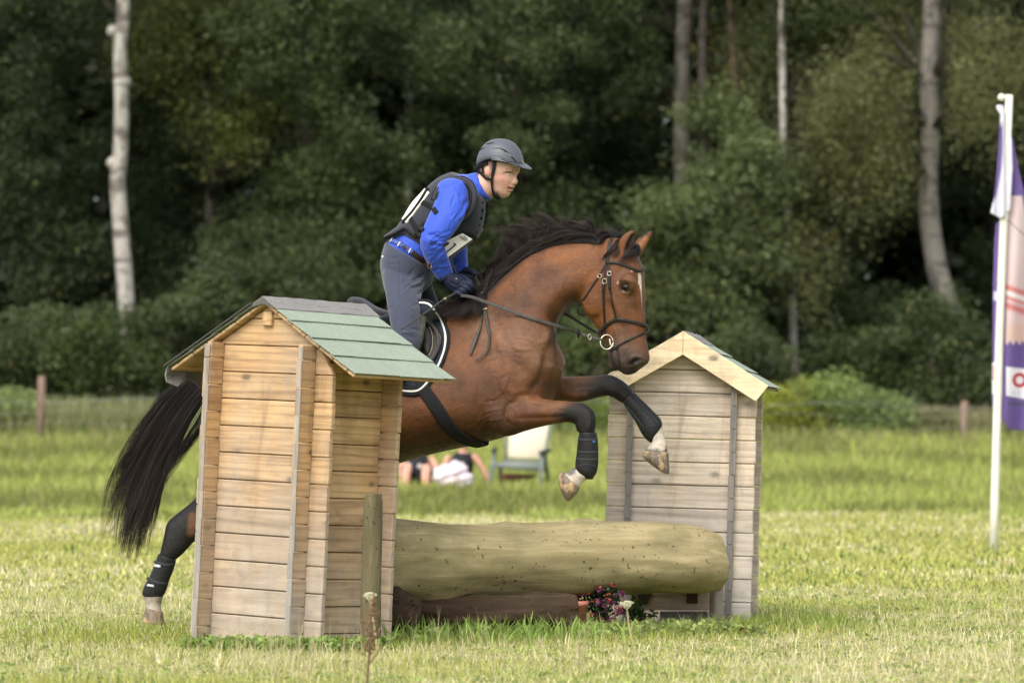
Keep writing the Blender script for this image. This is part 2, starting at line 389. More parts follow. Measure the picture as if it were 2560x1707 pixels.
parts.append(blades('', x, y, h, rng.uniform(.006,.008,n)+.009*sstep(24,34,y), h*rng.uniform(.2,.95,n), c, s & (rng.random(n)<.7)))
stuff('mown_grass', parts, M_grass, 'short mown grass mixed with dry straw across the foreground', 'grass')
parts = []
x, y = scatter(130000, 44, 80, 8, 13, 1.0); k_ = y > 48.5+(vnoise(x,y*.3,1.3)-.5)*8+rng.normal(0,.5,len(x)); x = x[k_]; y = y[k_]; n = len(x); k = sstep(46,56,y); L = np.array([.43,.48,.13])
c = L*(.6+.7*rng.random((n,1))); p = vnoise(x, y, 1.8); c = c*(1-.4*(p[:,None]>.62)); q = rng.random(n) < .10+.35*sstep(66,74,y); c[q] = np.array([.38,.35,.16])*(.6+.6*rng.random((q.sum(),1)))
h = rng.uniform(.1,.3,n)*(.3+.7*k)*(1+.7*sstep(64,74,y)); parts.append(blades('', x, y, h, rng.uniform(.015,.035,n), h*rng.uniform(.1,.7,n), c))
stuff('meadow_grass', parts, M_grass, 'lush uncut meadow grass behind the jump', 'grass')
def leaves(cl, cr, cnt, size, col, fl=.7, droop=0, ca=.22):
    """leaf quads in clumps: centres (m,3), radii (m,)"""
    m = len(cl); idx = np.repeat(np.arange(m), cnt); n = len(idx); d = rng.normal(0,1,(n,3)); d /= np.linalg.norm(d,axis=1)[:,None]; d *= (rng.random((n,1))**.45)
    r = cr[idx][:,None]; p = cl[idx]+d*r*np.array([1,1,fl]); p[:,2] -= droop*rng.random(n)*cr[idx]
    a = rng.normal(0,1,(n,3)); a[:,2] *= .6; a /= np.linalg.norm(a,axis=1)[:,None]; b = np.cross(a, rng.normal(0,1,(n,3))); b /= np.linalg.norm(b,axis=1)[:,None]
    s = size*(.85 if size > .06 and size < .2 else 1)*rng.uniform(.6,1.3,(n,1)); a *= s*.5; b *= s*.3
    V = np.stack([p-a, p+b-a*.1, p+a, p-b-a*.1], 1).reshape(-1,3); F = np.arange(4*n).reshape(-1,4)
    cc = np.array(col)*(1+ca*rng.normal(0,1,(m,1)))[idx].clip(.4,2)*(.7+.6*rng.random((n,1))); yel = rng.random(n) < .03; cc[yel] = np.array([.16,.15,.03])
    return V, F, np.repeat(cc.clip(.004,.9), 4, 0)
# taller tufts round the feet of the jump
parts = []
def tufts(n, f, hh=(.05,.14), ww=(.004,.009), g=(.30,.37,.08)):
    x, y = f(n); c = np.array(g)*(.55+.8*rng.random((n,1))); h = rng.uniform(*hh, n); parts.append(blades('', x, y, h, rng.uniform(*ww, n), h*rng.uniform(.15,.85,n), c))
def line(x0, x1, d0, d1, sp):
    def f(n): t = rng.random(n); d = d0+(d1-d0)*t; return ((x0+(x1-x0)*t)-1280)/FP*d+rng.normal(0,sp*.5,n), d+rng.normal(0,sp,n)
    return f
tufts(2200, line(455,800,19.5,19.2,.10), (.02,.055)); tufts(1500, line(800,1000,19.2,19.55,.12), (.02,.06)); tufts(5600, line(960,1900,20.4,21.0,.30), (.018,.055), (.003,.006)); tufts(350, line(960,1900,20.2,20.8,.3), (.05,.12), (.004,.008)); tufts(2500, line(1000,1800,19.8,20.4,.35), (.02,.07), (.003,.006), g=(.38,.42,.10)); tufts(260, line(440,1000,19.3,19.2,.2), (.05,.10), (.004,.008))
tufts(1600, line(1840,2050,21.3,21.9,.3), (.03,.11)); tufts(1500, line(150,470,20.0,20.6,.5), (.03,.09), g=(.36,.40,.09))
tufts(700, line(1000,1500,20.0,20.3,.2), (.07,.15), (.008,.014), g=(.30,.42,.10))
x, y = scatter(1500, 16, 27, 3.4, 4.8); cc = np.c_[x, y, gz(x,y)+.012]; parts.append(leaves(cc, rng.uniform(.03,.10,1500), np.full(1500,26), .022, (.34,.42,.13), .18))
q_ = rng.random(170); x = ((985+900*q_)-1280)/FP*20.4+rng.normal(0,.05,170); y = 20.3+.5*q_+rng.normal(0,.22,170); parts.append(leaves(np.c_[x,y,np.full(170,.04)], rng.uniform(.03,.06,170), np.full(170,14), .035, (.33,.40,.13), .7))
q_ = rng.random(160); x = ((480+480*q_)-1280)/FP*19.3+rng.normal(0,.04,160); y = 19.35-.15*np.sin(q_*3)+rng.normal(0,.08,160); parts.append(leaves(np.c_[x,y,np.full(160,.04)], rng.uniform(.03,.05,160), np.full(160,14), .035, (.26,.38,.09), .7))
stuff('tall_grass', parts, M_grass, 'long grass and weeds growing round the foot of the jump', 'grass')
# ------------------------------------------------------------------ trees
M_leaf = vcol('leaves', .5, .3, 0, 30, .1, spec=.35)
def bark(name, light, dark, sc=(1,1,.35)):
    m, t, b = nt(name); v = objv(t, sc); f = noise(t, v, 5, 8, .65, .5); f2 = noise(t, objv(t, (1,1,3.5)), 1.3, 4, .6)
    c = ramp(t, f, [(.38, dark), (.5, light), (.8, tuple(x*1.15 for x in light))]); c = mixc(t, ramp(t, f2, [(.54,0),(.62,.85)]), c, dark)
    t.links.new(c, b.inputs['Base Color']); b.inputs['Roughness'].default_value = .85; bump(t, b, f, .5, .02); return m
M_birch = bark('birch_bark', (.36,.335,.295), (.09,.075,.06)); M_gbirch = bark('grey_birch_bark', (.17,.155,.13), (.06,.05,.045)); M_brown = bark('brown_bark', (.11,.07,.05), (.03,.02,.015))
M_dbark = bark('dark_bark', (.05,.04,.03), (.02,.016,.012))
def clumps(n, c, r, shell=.5):
    d = rng.normal(0,1,(n,3)); d /= np.linalg.norm(d,axis=1)[:,None]; d *= (shell+(1-shell)*rng.random((n,1))); return np.array(c)+d*np.array(r)
def trunk(root, path, rad, m, name='trunk', knobs=()):
    mb = MB(); mb.tube(path, rad, 12, 4)
    for k, r in knobs: mb.ball(k, r, 10, 6)
    return link(name, mb.mesh(name), m, root)
DG = (.046,.066,.024); MG = (.072,.098,.034); YG = (.140,.150,.054); BG = (.108,.138,.050); SG = (.085,.105,.055)
def tree(name, cat, label, px, d, trk, tr, tm, crowns, col, size=.11, group=None, fl=.7, droop=0, knobs=()):
    if tm is M_dbark and d < 83 and px == 0 and trk[0][0] > 1500: crowns = crowns+[(trk[0][0]+30,-160,150,110,20,150,1.5)]
    elif tm is M_dbark: x_ = trk[0][0]; crowns = crowns+[(x_-60,110,170,140,34,150,-1.2),(x_+90,-40,170,120,24,150,-1.2),(x_+40,330,130,120,18,150,-1)]; size *= .92
    """trk: trunk line in photo px at depth d; crowns: (px, py, rx, ry, clumps, leaves per clump[, depth shift])"""
    path = [P(a, b, d+(c[0] if c else 0)) for a, b, *c in trk]; base = path[0].copy(); base.z = float(gz(base.x, base.y))-.05
    root = empty(name, base); tag(root, label, cat, group)
    path = [base]+path; rr = [tr*1.15]+[tr*(1-.35*i/len(trk)) for i in range(len(trk))]
    trunk(root, path, rr, tm, knobs=[(P(a,b,d), r) for a, b, r in knobs])
    parts = []; br = MB(); s = d/FP
    for cx, cy, rx, ry, n, per, *z in crowns:
        c = P(cx, cy, d+(z[0] if z else 0)); R = np.array([rx*s, max(rx, ry)*s*.7, ry*s]); cc = clumps(n, c, R); cc[:,2] = np.maximum(cc[:,2], gz(cc[:,0],cc[:,1])+.2)
        cr = rng.uniform(.32,.75,n)*min(1.3, .5+R[0]/2.2); parts.append(leaves(cc, cr, np.full(n, int(per*1.3)), size, col, fl, droop))
        for q in cc[::max(1, n//10)]:
            a = min(path, key=lambda w: abs(w.z-(q[2]-.8*R[0]))); br.tube([a, a*.5+Vector(q)*.5+Vector((0,0,.15)), Vector(q)], [min(tr*.3,.03), .018, .006], 5, 2)
    V, F, C = join(parts); me = npmesh('crown', V, F, C); link('crown', me, M_leaf, root, smooth=False)
    link('branch', br.mesh('branch'), M_dbark, root); return root
T = tree
B_ = 'birch_tree'; up = lambda x: [(x, 0), (x+5, -250), (x+8, -600)]
T(B_, 'birch', 'tall birch with a pale bare trunk at the left, above the low shrubs', 0, 80, [(322,860),(314,720),(306,620),(300,540),(294,450),(300,400),(304,300),(303,200),(300,120),(306,60)]+up(309), .165, M_birch,
  [(300,-420,420,260,60,120),(60,-330,260,160,20,120)], MG, knobs=[(284,78,.13),(282,408,.12),(306,205,.17)])
T(B_, 'birch', 'tall birch with a thick leaning trunk nearest the flag', 0, 82, [(2420,960),(2375,780),(2345,680),(2325,560),(2320,450),(2326,330),(2322,200),(2328,80)]+up(2330), .22, M_gbirch,
  [(2230,40,330,190,75,190,2.6),(2490,170,130,170,28,190,-1.5),(2180,250,120,200,24,190,-1.0),(2300,-420,500,280,60,120)], YG, .085, droop=2.2)
T(B_, 'birch', 'slim birch with a chalky white trunk above the ridge of the right little house', 0, 83, [(1992,980),(1984,880),(1980,740),(1983,650),(1972,560),(1960,430),(1957,260),(1955,130)]+up(1955), .085, M_birch,
  [(1960,90,240,170,60,190,1.5),(2140,240,150,200,40,190,-1),(2040,560,90,120,12,150,-1.5),(1950,-400,360,260,40,110)], YG, .085, droop=2.4)
T('broadleaf_tree', 'tree', 'thin reddish brown trunk between the two birches over the right little house', 0, 84, [(1900,960),(1876,800),(1868,700),(1855,500),(1848,330),(1835,160),(1825,0),(1820,-300)], .085, M_brown,
  [(1780,330,120,150,22,170,-1),(1900,520,120,170,26,170,-1.5),(1800,-350,250,240,25,110)], BG, .1)
T(B_, 'birch', 'grey brown birch trunk running down behind the horse ears', 0, 86, [(1735,760),(1718,600),(1708,480),(1704,300),(1708,100)]+up(1712), .19, M_gbirch, [(1560,140,120,160,26,160),(1700,-420,360,280,50,110)], MG)
T(B_, 'birch', 'thin pale birch half hidden in leaves above the rider back', 0, 90, [(1020,800),(1022,420),(1024,300),(1026,150),(1028,0),(1030,-300)], .075, M_birch, [(1010,60,110,110,20,150,-2),(1090,330,110,90,14,150,-2),(1030,-400,300,260,30,110)], MG, droop=1)
BT = 'broadleaf_tree'; br_ = lambda x, b=900: [(x, b, 2.2), (x+6, 500, 2.2), (x-4, 200, 2.2), (x, -50, 2.2), (x+4, -500, 2.2)]
T(BT, 'tree', 'dark leafy tree filling the left edge', 0, 85, br_(90), .10, M_dbark, [(60,480,160,150,40,170),(140,640,150,110,34,170),(90,230,140,120,16,150),(70,-350,380,250,40,100)], DG)
T(BT, 'tree', 'dark green tree right behind the left birch trunk', 0, 87, br_(430), .10, M_dbark, [(420,420,170,220,52,170),(460,700,170,150,40,170),(330,260,90,130,18,160),(480,-350,380,250,40,100)], DG)
T(BT, 'tree', 'yellowish bough hanging in at the top left of the wood', 0, 83, br_(520,840), .10, M_dbark, [(440,45,80,60,14,150),(470,110,50,50,10,140),(600,-330,300,200,24,100)], (.085,.10,.022), .12)
T(BT, 'tree', 'broad green tree behind the rider and left roof', 0, 82.5, br_(760,860), .10, M_dbark, [(770,560,190,150,50,190),(900,420,140,110,30,190),(640,640,150,110,30,180),(950,640,160,150,38,190),(760,-380,400,260,40,100)], MG)
T(BT, 'tree', 'shadowy tree high up left of the rider helmet', 0, 93, br_(640,800), .10, M_dbark, [(650,260,190,180,34,150),(840,120,190,150,30,150),(640,-350,420,250,40,100)], DG, .13)
T(BT, 'tree', 'large dark green tree straight above the rider helmet', 0, 88, br_(1230,860), .10, M_dbark, [(1230,160,200,200,66,180),(1150,420,150,150,36,180),(1350,360,150,160,36,180),(1230,-380,420,260,40,100)], (.042,.070,.024))
T(BT, 'tree', 'green tree behind the horse neck and mane', 0, 84, br_(1290,900), .10, M_dbark, [(1330,560,170,110,36,190),(1420,720,140,170,34,190),(1240,680,120,160,26,180),(1300,-350,300,260,25,100)], MG)
T(BT, 'tree', 'dark tree between helmet and grey brown birch', 0, 91, br_(1500,860), .10, M_dbark, [(1500,200,130,200,32,150),(1560,420,120,150,26,150),(1500,-350,350,260,30,100)], DG, .12)
T(BT, 'tree', 'bright green leafy tree right of the horse head', 0, 81.5, br_(1760,940), .10, M_dbark, [(1700,560,160,110,42,200),(1830,640,150,120,38,200),(1740,780,150,110,30,190),(1880,450,110,110,24,190),(1700,700,110,90,16,190)], BG, .11)
T(BT, 'tree', 'grey green tree behind the chalky white birch', 0, 85, br_(2090,950), .10, M_dbark, [(2100,520,140,130,34,180),(1990,760,140,150,30,180),(2130,800,130,130,26,180),(2100,-350,350,260,30,100)], MG)
T(BT, 'tree', 'dark tree in deep shade behind the flag', 0, 88, br_(2480,950), .10, M_dbark, [(2480,420,130,150,26,160),(2260,480,110,130,20,160),(2520,640,120,150,26,160),(2480,-350,350,260,40,100)], DG)
sh = lambda x: [(x, 1030), (x+5, 960), (x, 900)]
S_ = 'shrub'; G_ = 'shrubs along the edge of the wood'
for (cx, cy, rx, ry, d, col, n, lab) in [
    (60,860,150,110,79,MG,34,'dark green shrub at the left edge behind the fence post'),
    (250,890,150,110,78.5,(.066,.092,.026),36,'mid green shrub under the left birch trunk'),
    (420,860,130,130,79,MG,32,'green shrub left of the little left house, above the horse tail'),
    (560,790,150,150,80,MG,36,'leafy shrub straight behind the left roof'),
    (760,740,170,130,80.5,(.06,.082,.03),34,'dull green shrub above the ridge of the left house'),
    (1500,960,150,140,79,(.08,.105,.03),34,'green shrub below the horse chin between the two houses'),
    (1420,880,120,110,80,MG,24,'shrub in shade behind the horse chest'),
    (1850,930,120,120,80,MG,26,'shrub behind the roof of the right house'),
    (2160,930,150,120,80.5,(.055,.078,.024),30,'shaded shrub right of the white birch foot'),
    (2330,900,150,150,80,(.06,.085,.026),36,'leafy shrub left of the flag pole'),
    (2520,980,130,140,79.5,MG,28,'shrub at the right edge behind the flag')]:
    T(S_, 'shrub', lab, 0, d, sh(cx), .05, M_brown, [(cx,cy,rx,ry,n,210)], col, .10, G_)
for (cx, cy, rx, ry, d, col, n, lab) in [
    (1965,1035,85,75,73.2,(.30,.33,.05),22,'yellow flowering bush right beside the right house'),
    (2080,1025,85,80,73.4,(.21,.28,.08),24,'pale green bush right of the yellow flowers'),
    (2190,1040,75,75,73,(.19,.26,.08),20,'light green bush with loose twigs in the right meadow edge'),
    (2330,1075,90,50,73.4,(.25,.25,.11),18,'low beige green weeds bush left of the flag pole'),
    (2500,1085,90,50,73.6,(.22,.24,.10),18,'low dull green weeds bush behind the banner'),
    (1470,1040,70,85,73.5,(.22,.28,.07),20,'light green bush between the forelegs and the right house'),
    (40,1020,60,40,73.6,(.24,.30,.10),10,'low pale weeds bush next to the left fence post')]:
    T(S_, 'shrub', lab, 0, d, [(cx,1125),(cx+3,1090),(cx,1060)], .02, M_brown, [(cx,cy,rx,ry,n,240)], col, .07, G_)
# the wood behind: too dense to count
n = 3200; c = np.c_[rng.uniform(-24,24,n), rng.uniform(95,112,n), rng.uniform(.2,18,n)]; parts = [leaves(c, rng.uniform(.9,1.7,n), np.full(n,120), .42, (.028,.040,.017), .8)]
n = 160; c = np.c_[rng.uniform(-22,22,n), rng.uniform(82,96,n), rng.uniform(12.5,17,n)]; parts.append(leaves(c, rng.uniform(.9,1.8,n), np.full(n,130), .3, (.03,.05,.016), .6))  # unseen leaf canopy added above the view to darken the wood
stuff('far_wood', parts, M_leaf, 'dense dark wood closing the view behind the nearer trees, with an unseen canopy added overhead to shade it', 'wood')
# tall dry stalks and weeds at the foot of the wood
parts = []
def px_sc(n, x0, x1, d0, d1): d = rng.uniform(d0, d1, n); return (rng.uniform(x0,x1,n)-1280)/FP*d, d
for n_, a, b, hh, g in ((8000,-250,560,(.35,.95),(.30,.32,.14)),(9000,-250,1900,(.2,.5),(.17,.26,.05)),(6000,2050,2900,(.3,.75),(.26,.25,.12)),(7000,1850,2900,(.25,.6),(.17,.24,.06)),(1500,2120,2500,(.3,.8),(.27,.23,.12)),(3500,1380,1560,(.3,.9),(.22,.28,.07))):
    x, y = px_sc(n_, a, b, 73.0, 77.5); h = rng.uniform(*hh, n_); parts.append(blades('', x, y, h, rng.uniform(.02,.045,n_), h*rng.uniform(.05,.4,n_), np.array(g)*(.55+.8*rng.random((n_,1)))))
stuff('tall_weeds', parts, M_grass, 'tall dry stalks and weeds along the fence at the foot of the wood', 'weeds')
# ------------------------------------------------------------------ fence
M_post = wood('fence_post_wood', (.26,.17,.12), (.12,.075,.05), (.2,.17,.14), (0,1), .3, 2, False); M_wire = plain('galvanised_wire', (.28,.30,.28), .5, .1, metal=.6)
fr_ = empty('wire_fence', P(105,1127,72.3)); tag(fr_, 'low wire fence on round wooden posts along the edge of the wood', 'fence')
for a in (-1150,-720,-290,105,520,930,1300,1700,2412,2840,3200):
    top = P(a, 940 if a < 1000 else 1003, 72.3); z0 = float(gz(top.x, 72.3))-.1; mb = MB(); mb.tube([Vector((top.x-.03,72.3,z0)), Vector((top.x-.015,72.3,(z0+top.z)/2)), top], [.072,.070,.066], 12); link('post', mb.mesh('post', bevel=0), M_post, fr_)
for k, yy in enumerate((997,1003,1028,1060)):
    mb = MB(); mb.tube([P(a, yy+(8*math.sin(a*.011+k))+(a*.006), 72.23) for a in range(-1150,3250,100)], .0028, 5); link('wire', mb.mesh('wire'), M_wire, fr_)
# ------------------------------------------------------------------ the two little log houses
M_lw = wood('orange_spruce_boards', (.60,.405,.215), (.42,.25,.12), (.40,.34,.28), (0,1.15), .62, 0)
M_lws = wood('orange_spruce_side_boards', (.60,.405,.215), (.42,.25,.12), (.40,.34,.28), (-.1,.9), .5, 1)
M_end = wood('grey_board_ends', (.44,.38,.32), (.25,.20,.16), (.30,.28,.25), (0,1.2), .7, 2, False)
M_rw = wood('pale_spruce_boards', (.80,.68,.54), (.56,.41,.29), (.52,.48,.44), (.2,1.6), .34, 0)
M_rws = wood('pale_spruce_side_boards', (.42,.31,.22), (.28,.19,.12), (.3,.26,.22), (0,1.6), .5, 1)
M_rend = wood('dark_grey_board_ends', (.33,.30,.27), (.16,.14,.125), (.20,.19,.18), (0,1.5), .7, 2, False)
M_fas = wood('new_white_spruce', (.88,.74,.53), (.70,.53,.33), (.5,.45,.38), (-9,-8), 0, 0, rg=.12)
def felt(name, a, b2, edge):
    m, t, b = nt(name); v = objv(t); f = noise(t, v, 90, 3, .8); f2 = noise(t, v, 4, 5, .6)
    c = ramp(t, f, [(.3, a), (.7, b2)]); c = mixc(t, ramp(t, f2, [(.4,0),(.75,.5)]), c, edge); t.links.new(c, b.inputs['Base Color'])
    b.inputs['Roughness'].default_value = .9; bump(t, b, f, .5, .003); return m
M_felt = felt('green_roofing_felt', (.20,.245,.185), (.31,.365,.285), (.19,.215,.17)); M_ridge = felt('grey_roofing_felt', (.15,.145,.14), (.25,.24,.23), (.14,.14,.13)); M_blackfelt = felt('black_roofing_felt', (.03,.03,.03), (.07,.07,.065), (.05,.05,.05))
def house(name, label, origin, phi, roll, Wd, L, wh, rise, pitch, ov_g, ov_f, ov_b, over, th, mats, fascia=False, prot=.11, name_ridge=True):
    """Wd gable wall width, L side wall length between gable walls, wh eave height at the wall, prot: ends passing the corner joints"""
    mw, ms, me_, mroof = mats; root = empty(name, origin); tag(root, label, 'playhouse')
    root.rotation_mode = 'QUATERNION'; M = Matrix.Rotation(math.radians(roll), 4, 'Y') @ Matrix.Rotation(math.radians(phi), 4, 'Z'); root.rotation_quaternion = M.to_quaternion()
    def part(nm, mb, m, bev=.004, par=None, mtx=None): 
        me = mb.mesh(nm, bevel=bev); o = link(nm, me, m, par or root, smooth=False, world=False); return o
    slope0 = math.atan2(rise, Wd/2); zcap = wh+rise+.02-th/math.cos(slope0)-.006-math.tan(slope0)*Wd/2; k = Wd/2-over; tb = .028; wtop = wh+rise+.02-th/math.cos(slope0)-.008-math.tan(slope0)*(k+tb/2)                                    # side walls stand at +-k
    top = lambda x: wh+rise*(1-abs(x)/(Wd/2+ov_g*.0001))
    def gable(y, nm):
        mb = MB(); z = .015; n = 0
        while z < wh+rise-.02:
            z1 = min(z+pitch-.004, wh+rise*.96); lim = lambda q: max(.0, (wh+rise+.02-th/math.cos(slope0)-.006-q)/math.tan(slope0))
            hw0 = min(Wd/2, lim(z)); hw1 = min(Wd/2, max(.012, lim(z1)))
            if z < zcap < z1 and hw1 < Wd/2-.001 and hw0 > Wd/2-.001: z1a = zcap
            if hw0 < .03: break
            dj = random.uniform(-.0015,.0015); a, b = y-tb/2+dj, y+tb/2+dj; jx = random.uniform(-.004,.004)
            V = [(-hw0+jx,a,z),(hw0+jx,a,z),(hw1+jx,a,z1),(-hw1+jx,a,z1),(-hw0+jx,b,z),(hw0+jx,b,z),(hw1+jx,b,z1),(-hw1+jx,b,z1)]
            mb.add([Vector(v) for v in V], [(0,1,2,3),(5,4,7,6),(1,5,6,2),(4,0,3,7),(3,2,6,7),(0,4,5,1)]); z += pitch; n += 1
        part(nm, mb, mw)
    gable(0, 'gable_wall'); gable(L, 'gable_wall')
    for sx in (-1, 1):
        mb = MB(); z = .015+pitch/2; mb.box((sx*k-tb/2, tb/2+.001, .012), (sx*k+tb/2, L-tb/2-.001, z-.004))
        while z < wtop-.02:
            dj = random.uniform(-.0015,.0015); z1 = min(z+pitch-.004, wtop); mb.box((sx*k-tb/2+dj, tb/2+.001, z), (sx*k+tb/2+dj, L-tb/2-.001, z1)); z += pitch
        part('side_wall', mb, ms)
        for ya, yb in ((-prot, -tb/2-.001), (L+tb/2+.001, L+prot)):   # board ends that pass the corner
            mb = MB(); z = .015+pitch/2; mb.box((sx*k-tb/2, ya, .012), (sx*k+tb/2, yb, z-.004))
            while z < wtop-.02:
                dj = random.uniform(-.003,.003); z1 = min(z+pitch-.004, wtop); mb.box((sx*k-tb/2+dj, ya+dj, z), (sx*k+tb/2+dj, yb, z1)); z += pitch
            part('corner_ends', mb, ms)
            yy = ya-.006 if ya < 0 else yb+.002
            mb = MB(); pts = []; zz = .012
            z = .012; zn = .015+pitch/2-.004
            while z < wtop-.03:
                j = random.uniform(-.0025,.0025); mb.box((sx*k-tb/2-.002+j, yy, z), (sx*k+tb/2+.002+j, yy+.005+j, min(zn, wtop-.01))); z = zn+.0035; zn += pitch
            part('end_grain', mb, me_, .001)
    # roof
    slope = math.atan2(rise, Wd/2); hw = Wd/2+ov_g; dz = math.tan(slope)*hw; zr = wh+rise+.02
    for sx in (-1, 1):
        ln = hw/math.cos(slope); R = Matrix.Translation((0,0,zr)) @ Matrix.Rotation(sx*slope, 4, 'Y')
        mb = MB(); w = .1; x = .004
        while x < ln:
            x1 = min(x+w-.004, ln); mb.box((sx*x if sx > 0 else -x1, -ov_f, -th), (sx*x1 if sx > 0 else -x, L+ov_b, 0), R); x += w
        part('roof_boards', mb, ms)
        mb = MB(); row = .155; n = int(ln/row)+1; x = ln+.012; i = 0      # felt shingles, one strip per row from the eave up, tabs cut into them
        while x > .03:
            x0 = max(x-row-.03, .01); y = -ov_f-.012-(i % 2)*.16; tabs = []
            while y < L+ov_b+.012:
                y1 = min(y+.32-.004, L+ov_b+.012); ya = max(y, -ov_f-.012)
                if y1-ya > .02:
                    zz = .003+random.uniform(0,.0012); lift = .006+random.uniform(0,.003); e = x-random.uniform(0,.004)
                    V = [(x0,ya,zz),(e,ya,zz+lift),(e,y1,zz+lift),(x0,y1,zz),(x0,ya,zz+.003),(e,ya,zz+lift+.004),(e,y1,zz+lift+.004),(x0,y1,zz+.003)]
                    mb.add([R @ Vector((sx*v[0],v[1],v[2])) for v in V], [(0,3,2,1),(4,5,6,7),(0,1,5,4),(2,3,7,6),(1,2,6,5),(3,0,4,7)])
                y += .32
            x -= row; i += 1
        me = mb.mesh('roof_felt'); link('roof_felt', me, mroof, root, smooth=False, world=False)
    mb = MB(); yy = -ov_f-.014; xr = .09                          # ridge cap, bent over the top
    pr = [Vector((sx*a, 0, zr+.016-math.tan(slope)*abs(a)+(.004 if a == 0 else 0))) for sx, a in ((-1,xr),(-1,xr/2),(1,0),(1,xr/2),(1,xr))]
    rows = []
    ns = 14
    for i in range(ns+1):
        y = yy+(L+ov_b+.03-yy)*i/ns; j = [random.uniform(-.002,.002) for _ in pr]
        rows.append([Vector((p.x, y, p.z+j[q])) for q, p in enumerate(pr)]+[Vector((p.x, y, p.z+j[q]-.004)) for q, p in reversed(list(enumerate(pr)))])
    mb.rings(rows); link('ridge_cap', mb.mesh('ridge_cap'), M_ridge, root, smooth=False, world=False)
    mb = MB(); mb.box((-.028, -ov_f*.62, zr-th-.10), (.028, L+ov_b*.6, zr-th-.035)); part('ridge_beam', mb, ms)
    if fascia:
        for sx in (-1, 1):
            R = Matrix.Translation((0,0,zr)) @ Matrix.Rotation(sx*slope, 4, 'Y'); ln = hw/math.cos(slope)
            mb = MB(); c = math.tan(slope)
            V = [(-.012*c,-ov_f-.03,.012),(ln,-ov_f-.03,.012),(ln-.012,-ov_f-.03,-.09),(.09*c,-ov_f-.03,-.09)]; V += [(a,b+.02,z) for a,b,z in V]
            if sx < 0: V = [(-a,b,z) for a,b,z in V]
            V = [(v[0]+sx*.0008, v[1], v[2]) for v in V]
            mb.add([R @ Vector(v) for v in V], [(0,1,2,3),(7,6,5,4),(0,4,5,1),(1,5,6,2),(2,6,7,3),(3,7,4,0)]); part('fascia_board', mb, M_fas, .002)
    return root, part, (Wd, L, wh, rise, slope, zr, k)
def pl(px, py, d, z=0): p = P(px, py, d); p.z = z; return p
h1, part1, g1 = house('playhouse', 'small orange log house with green felt roof at the left end of the jump', pl(640,1600,19.72), -38, 2.7, .80, .48, 1.345, .232, .125, .165, .055, .165, .115, .016, (M_lw, M_lws, M_end, M_felt))
# black felt edge that hangs over the left verge, loose flap at the eave
Wd, L, wh, rise, slope, zr, k = g1; R = Matrix.Translation((0,0,zr)) @ Matrix.Rotation(-slope, 4, 'Y'); ln = (Wd/2+.165)/math.cos(slope)
mb = MB(); mb.box((-ln-.02,-.08,.014),(-.06,.02,.022), R); me = mb.mesh('felt_edge', bevel=.002); link('felt_edge', me, M_blackfelt, h1, smooth=False, world=False)
mb = MB(); rows = []
for i in range(9):
    y = -.065+.5*i/8; a = R @ Vector((-ln-.012, y, .01)); dn = .07+.02*math.sin(i*1.9); rows.append([a+Vector((0,0,.004)), a+Vector((-.012-.01*math.sin(i*2.3),0,-dn*.5)), a+Vector((.012*math.sin(i*1.3),0,-dn)), a+Vector((.005+.012*math.sin(i*1.3),0,-dn)), a+Vector((-.006-.01*math.sin(i*2.3),0,-dn*.5)), a+Vector((.006,0,.002))])
mb.rings(rows); link('felt_flap', mb.mesh('felt_flap'), M_ridge, h1, smooth=False, world=False)
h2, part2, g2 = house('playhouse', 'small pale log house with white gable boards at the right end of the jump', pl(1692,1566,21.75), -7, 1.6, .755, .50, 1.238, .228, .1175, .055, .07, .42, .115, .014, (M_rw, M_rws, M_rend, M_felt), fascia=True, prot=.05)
# ------------------------------------------------------------------ logs
def logmat(name, a, b2, c2, dark):
    m, t, b = nt(name); b.inputs['Specular IOR Level'].default_value = .15; v = objv(t, (1.1,14,14)); f = noise(t, v, 1.5, 6, .65, .8); f2 = noise(t, objv(t, (1.2,1.2,2.5)), 2.4, 5, .65); f3 = noise(t, objv(t), 38, 2, .5)
    c = ramp(t, f, [(.3, a), (.55, b2), (.8, c2)]); c = mixc(t, ramp(t, f2, [(.45,0),(.7,.75)]), c, dark); c = mixc(t, ramp(t, f3, [(.66,0),(.70,.8)]), c, tuple(x*.25 for x in a))
    t.links.new(c, b.inputs['Base Color']); b.inputs['Roughness'].default_value = .75; bump(t, b, f, .5, .006); return m
M_log = logmat('peeled_greenish_log', (.23,.185,.09), (.35,.285,.15), (.52,.43,.26), (.15,.14,.07)); M_blog = logmat('brown_log_bark', (.022,.013,.008), (.050,.031,.018), (.13,.085,.05), (.03,.028,.014))
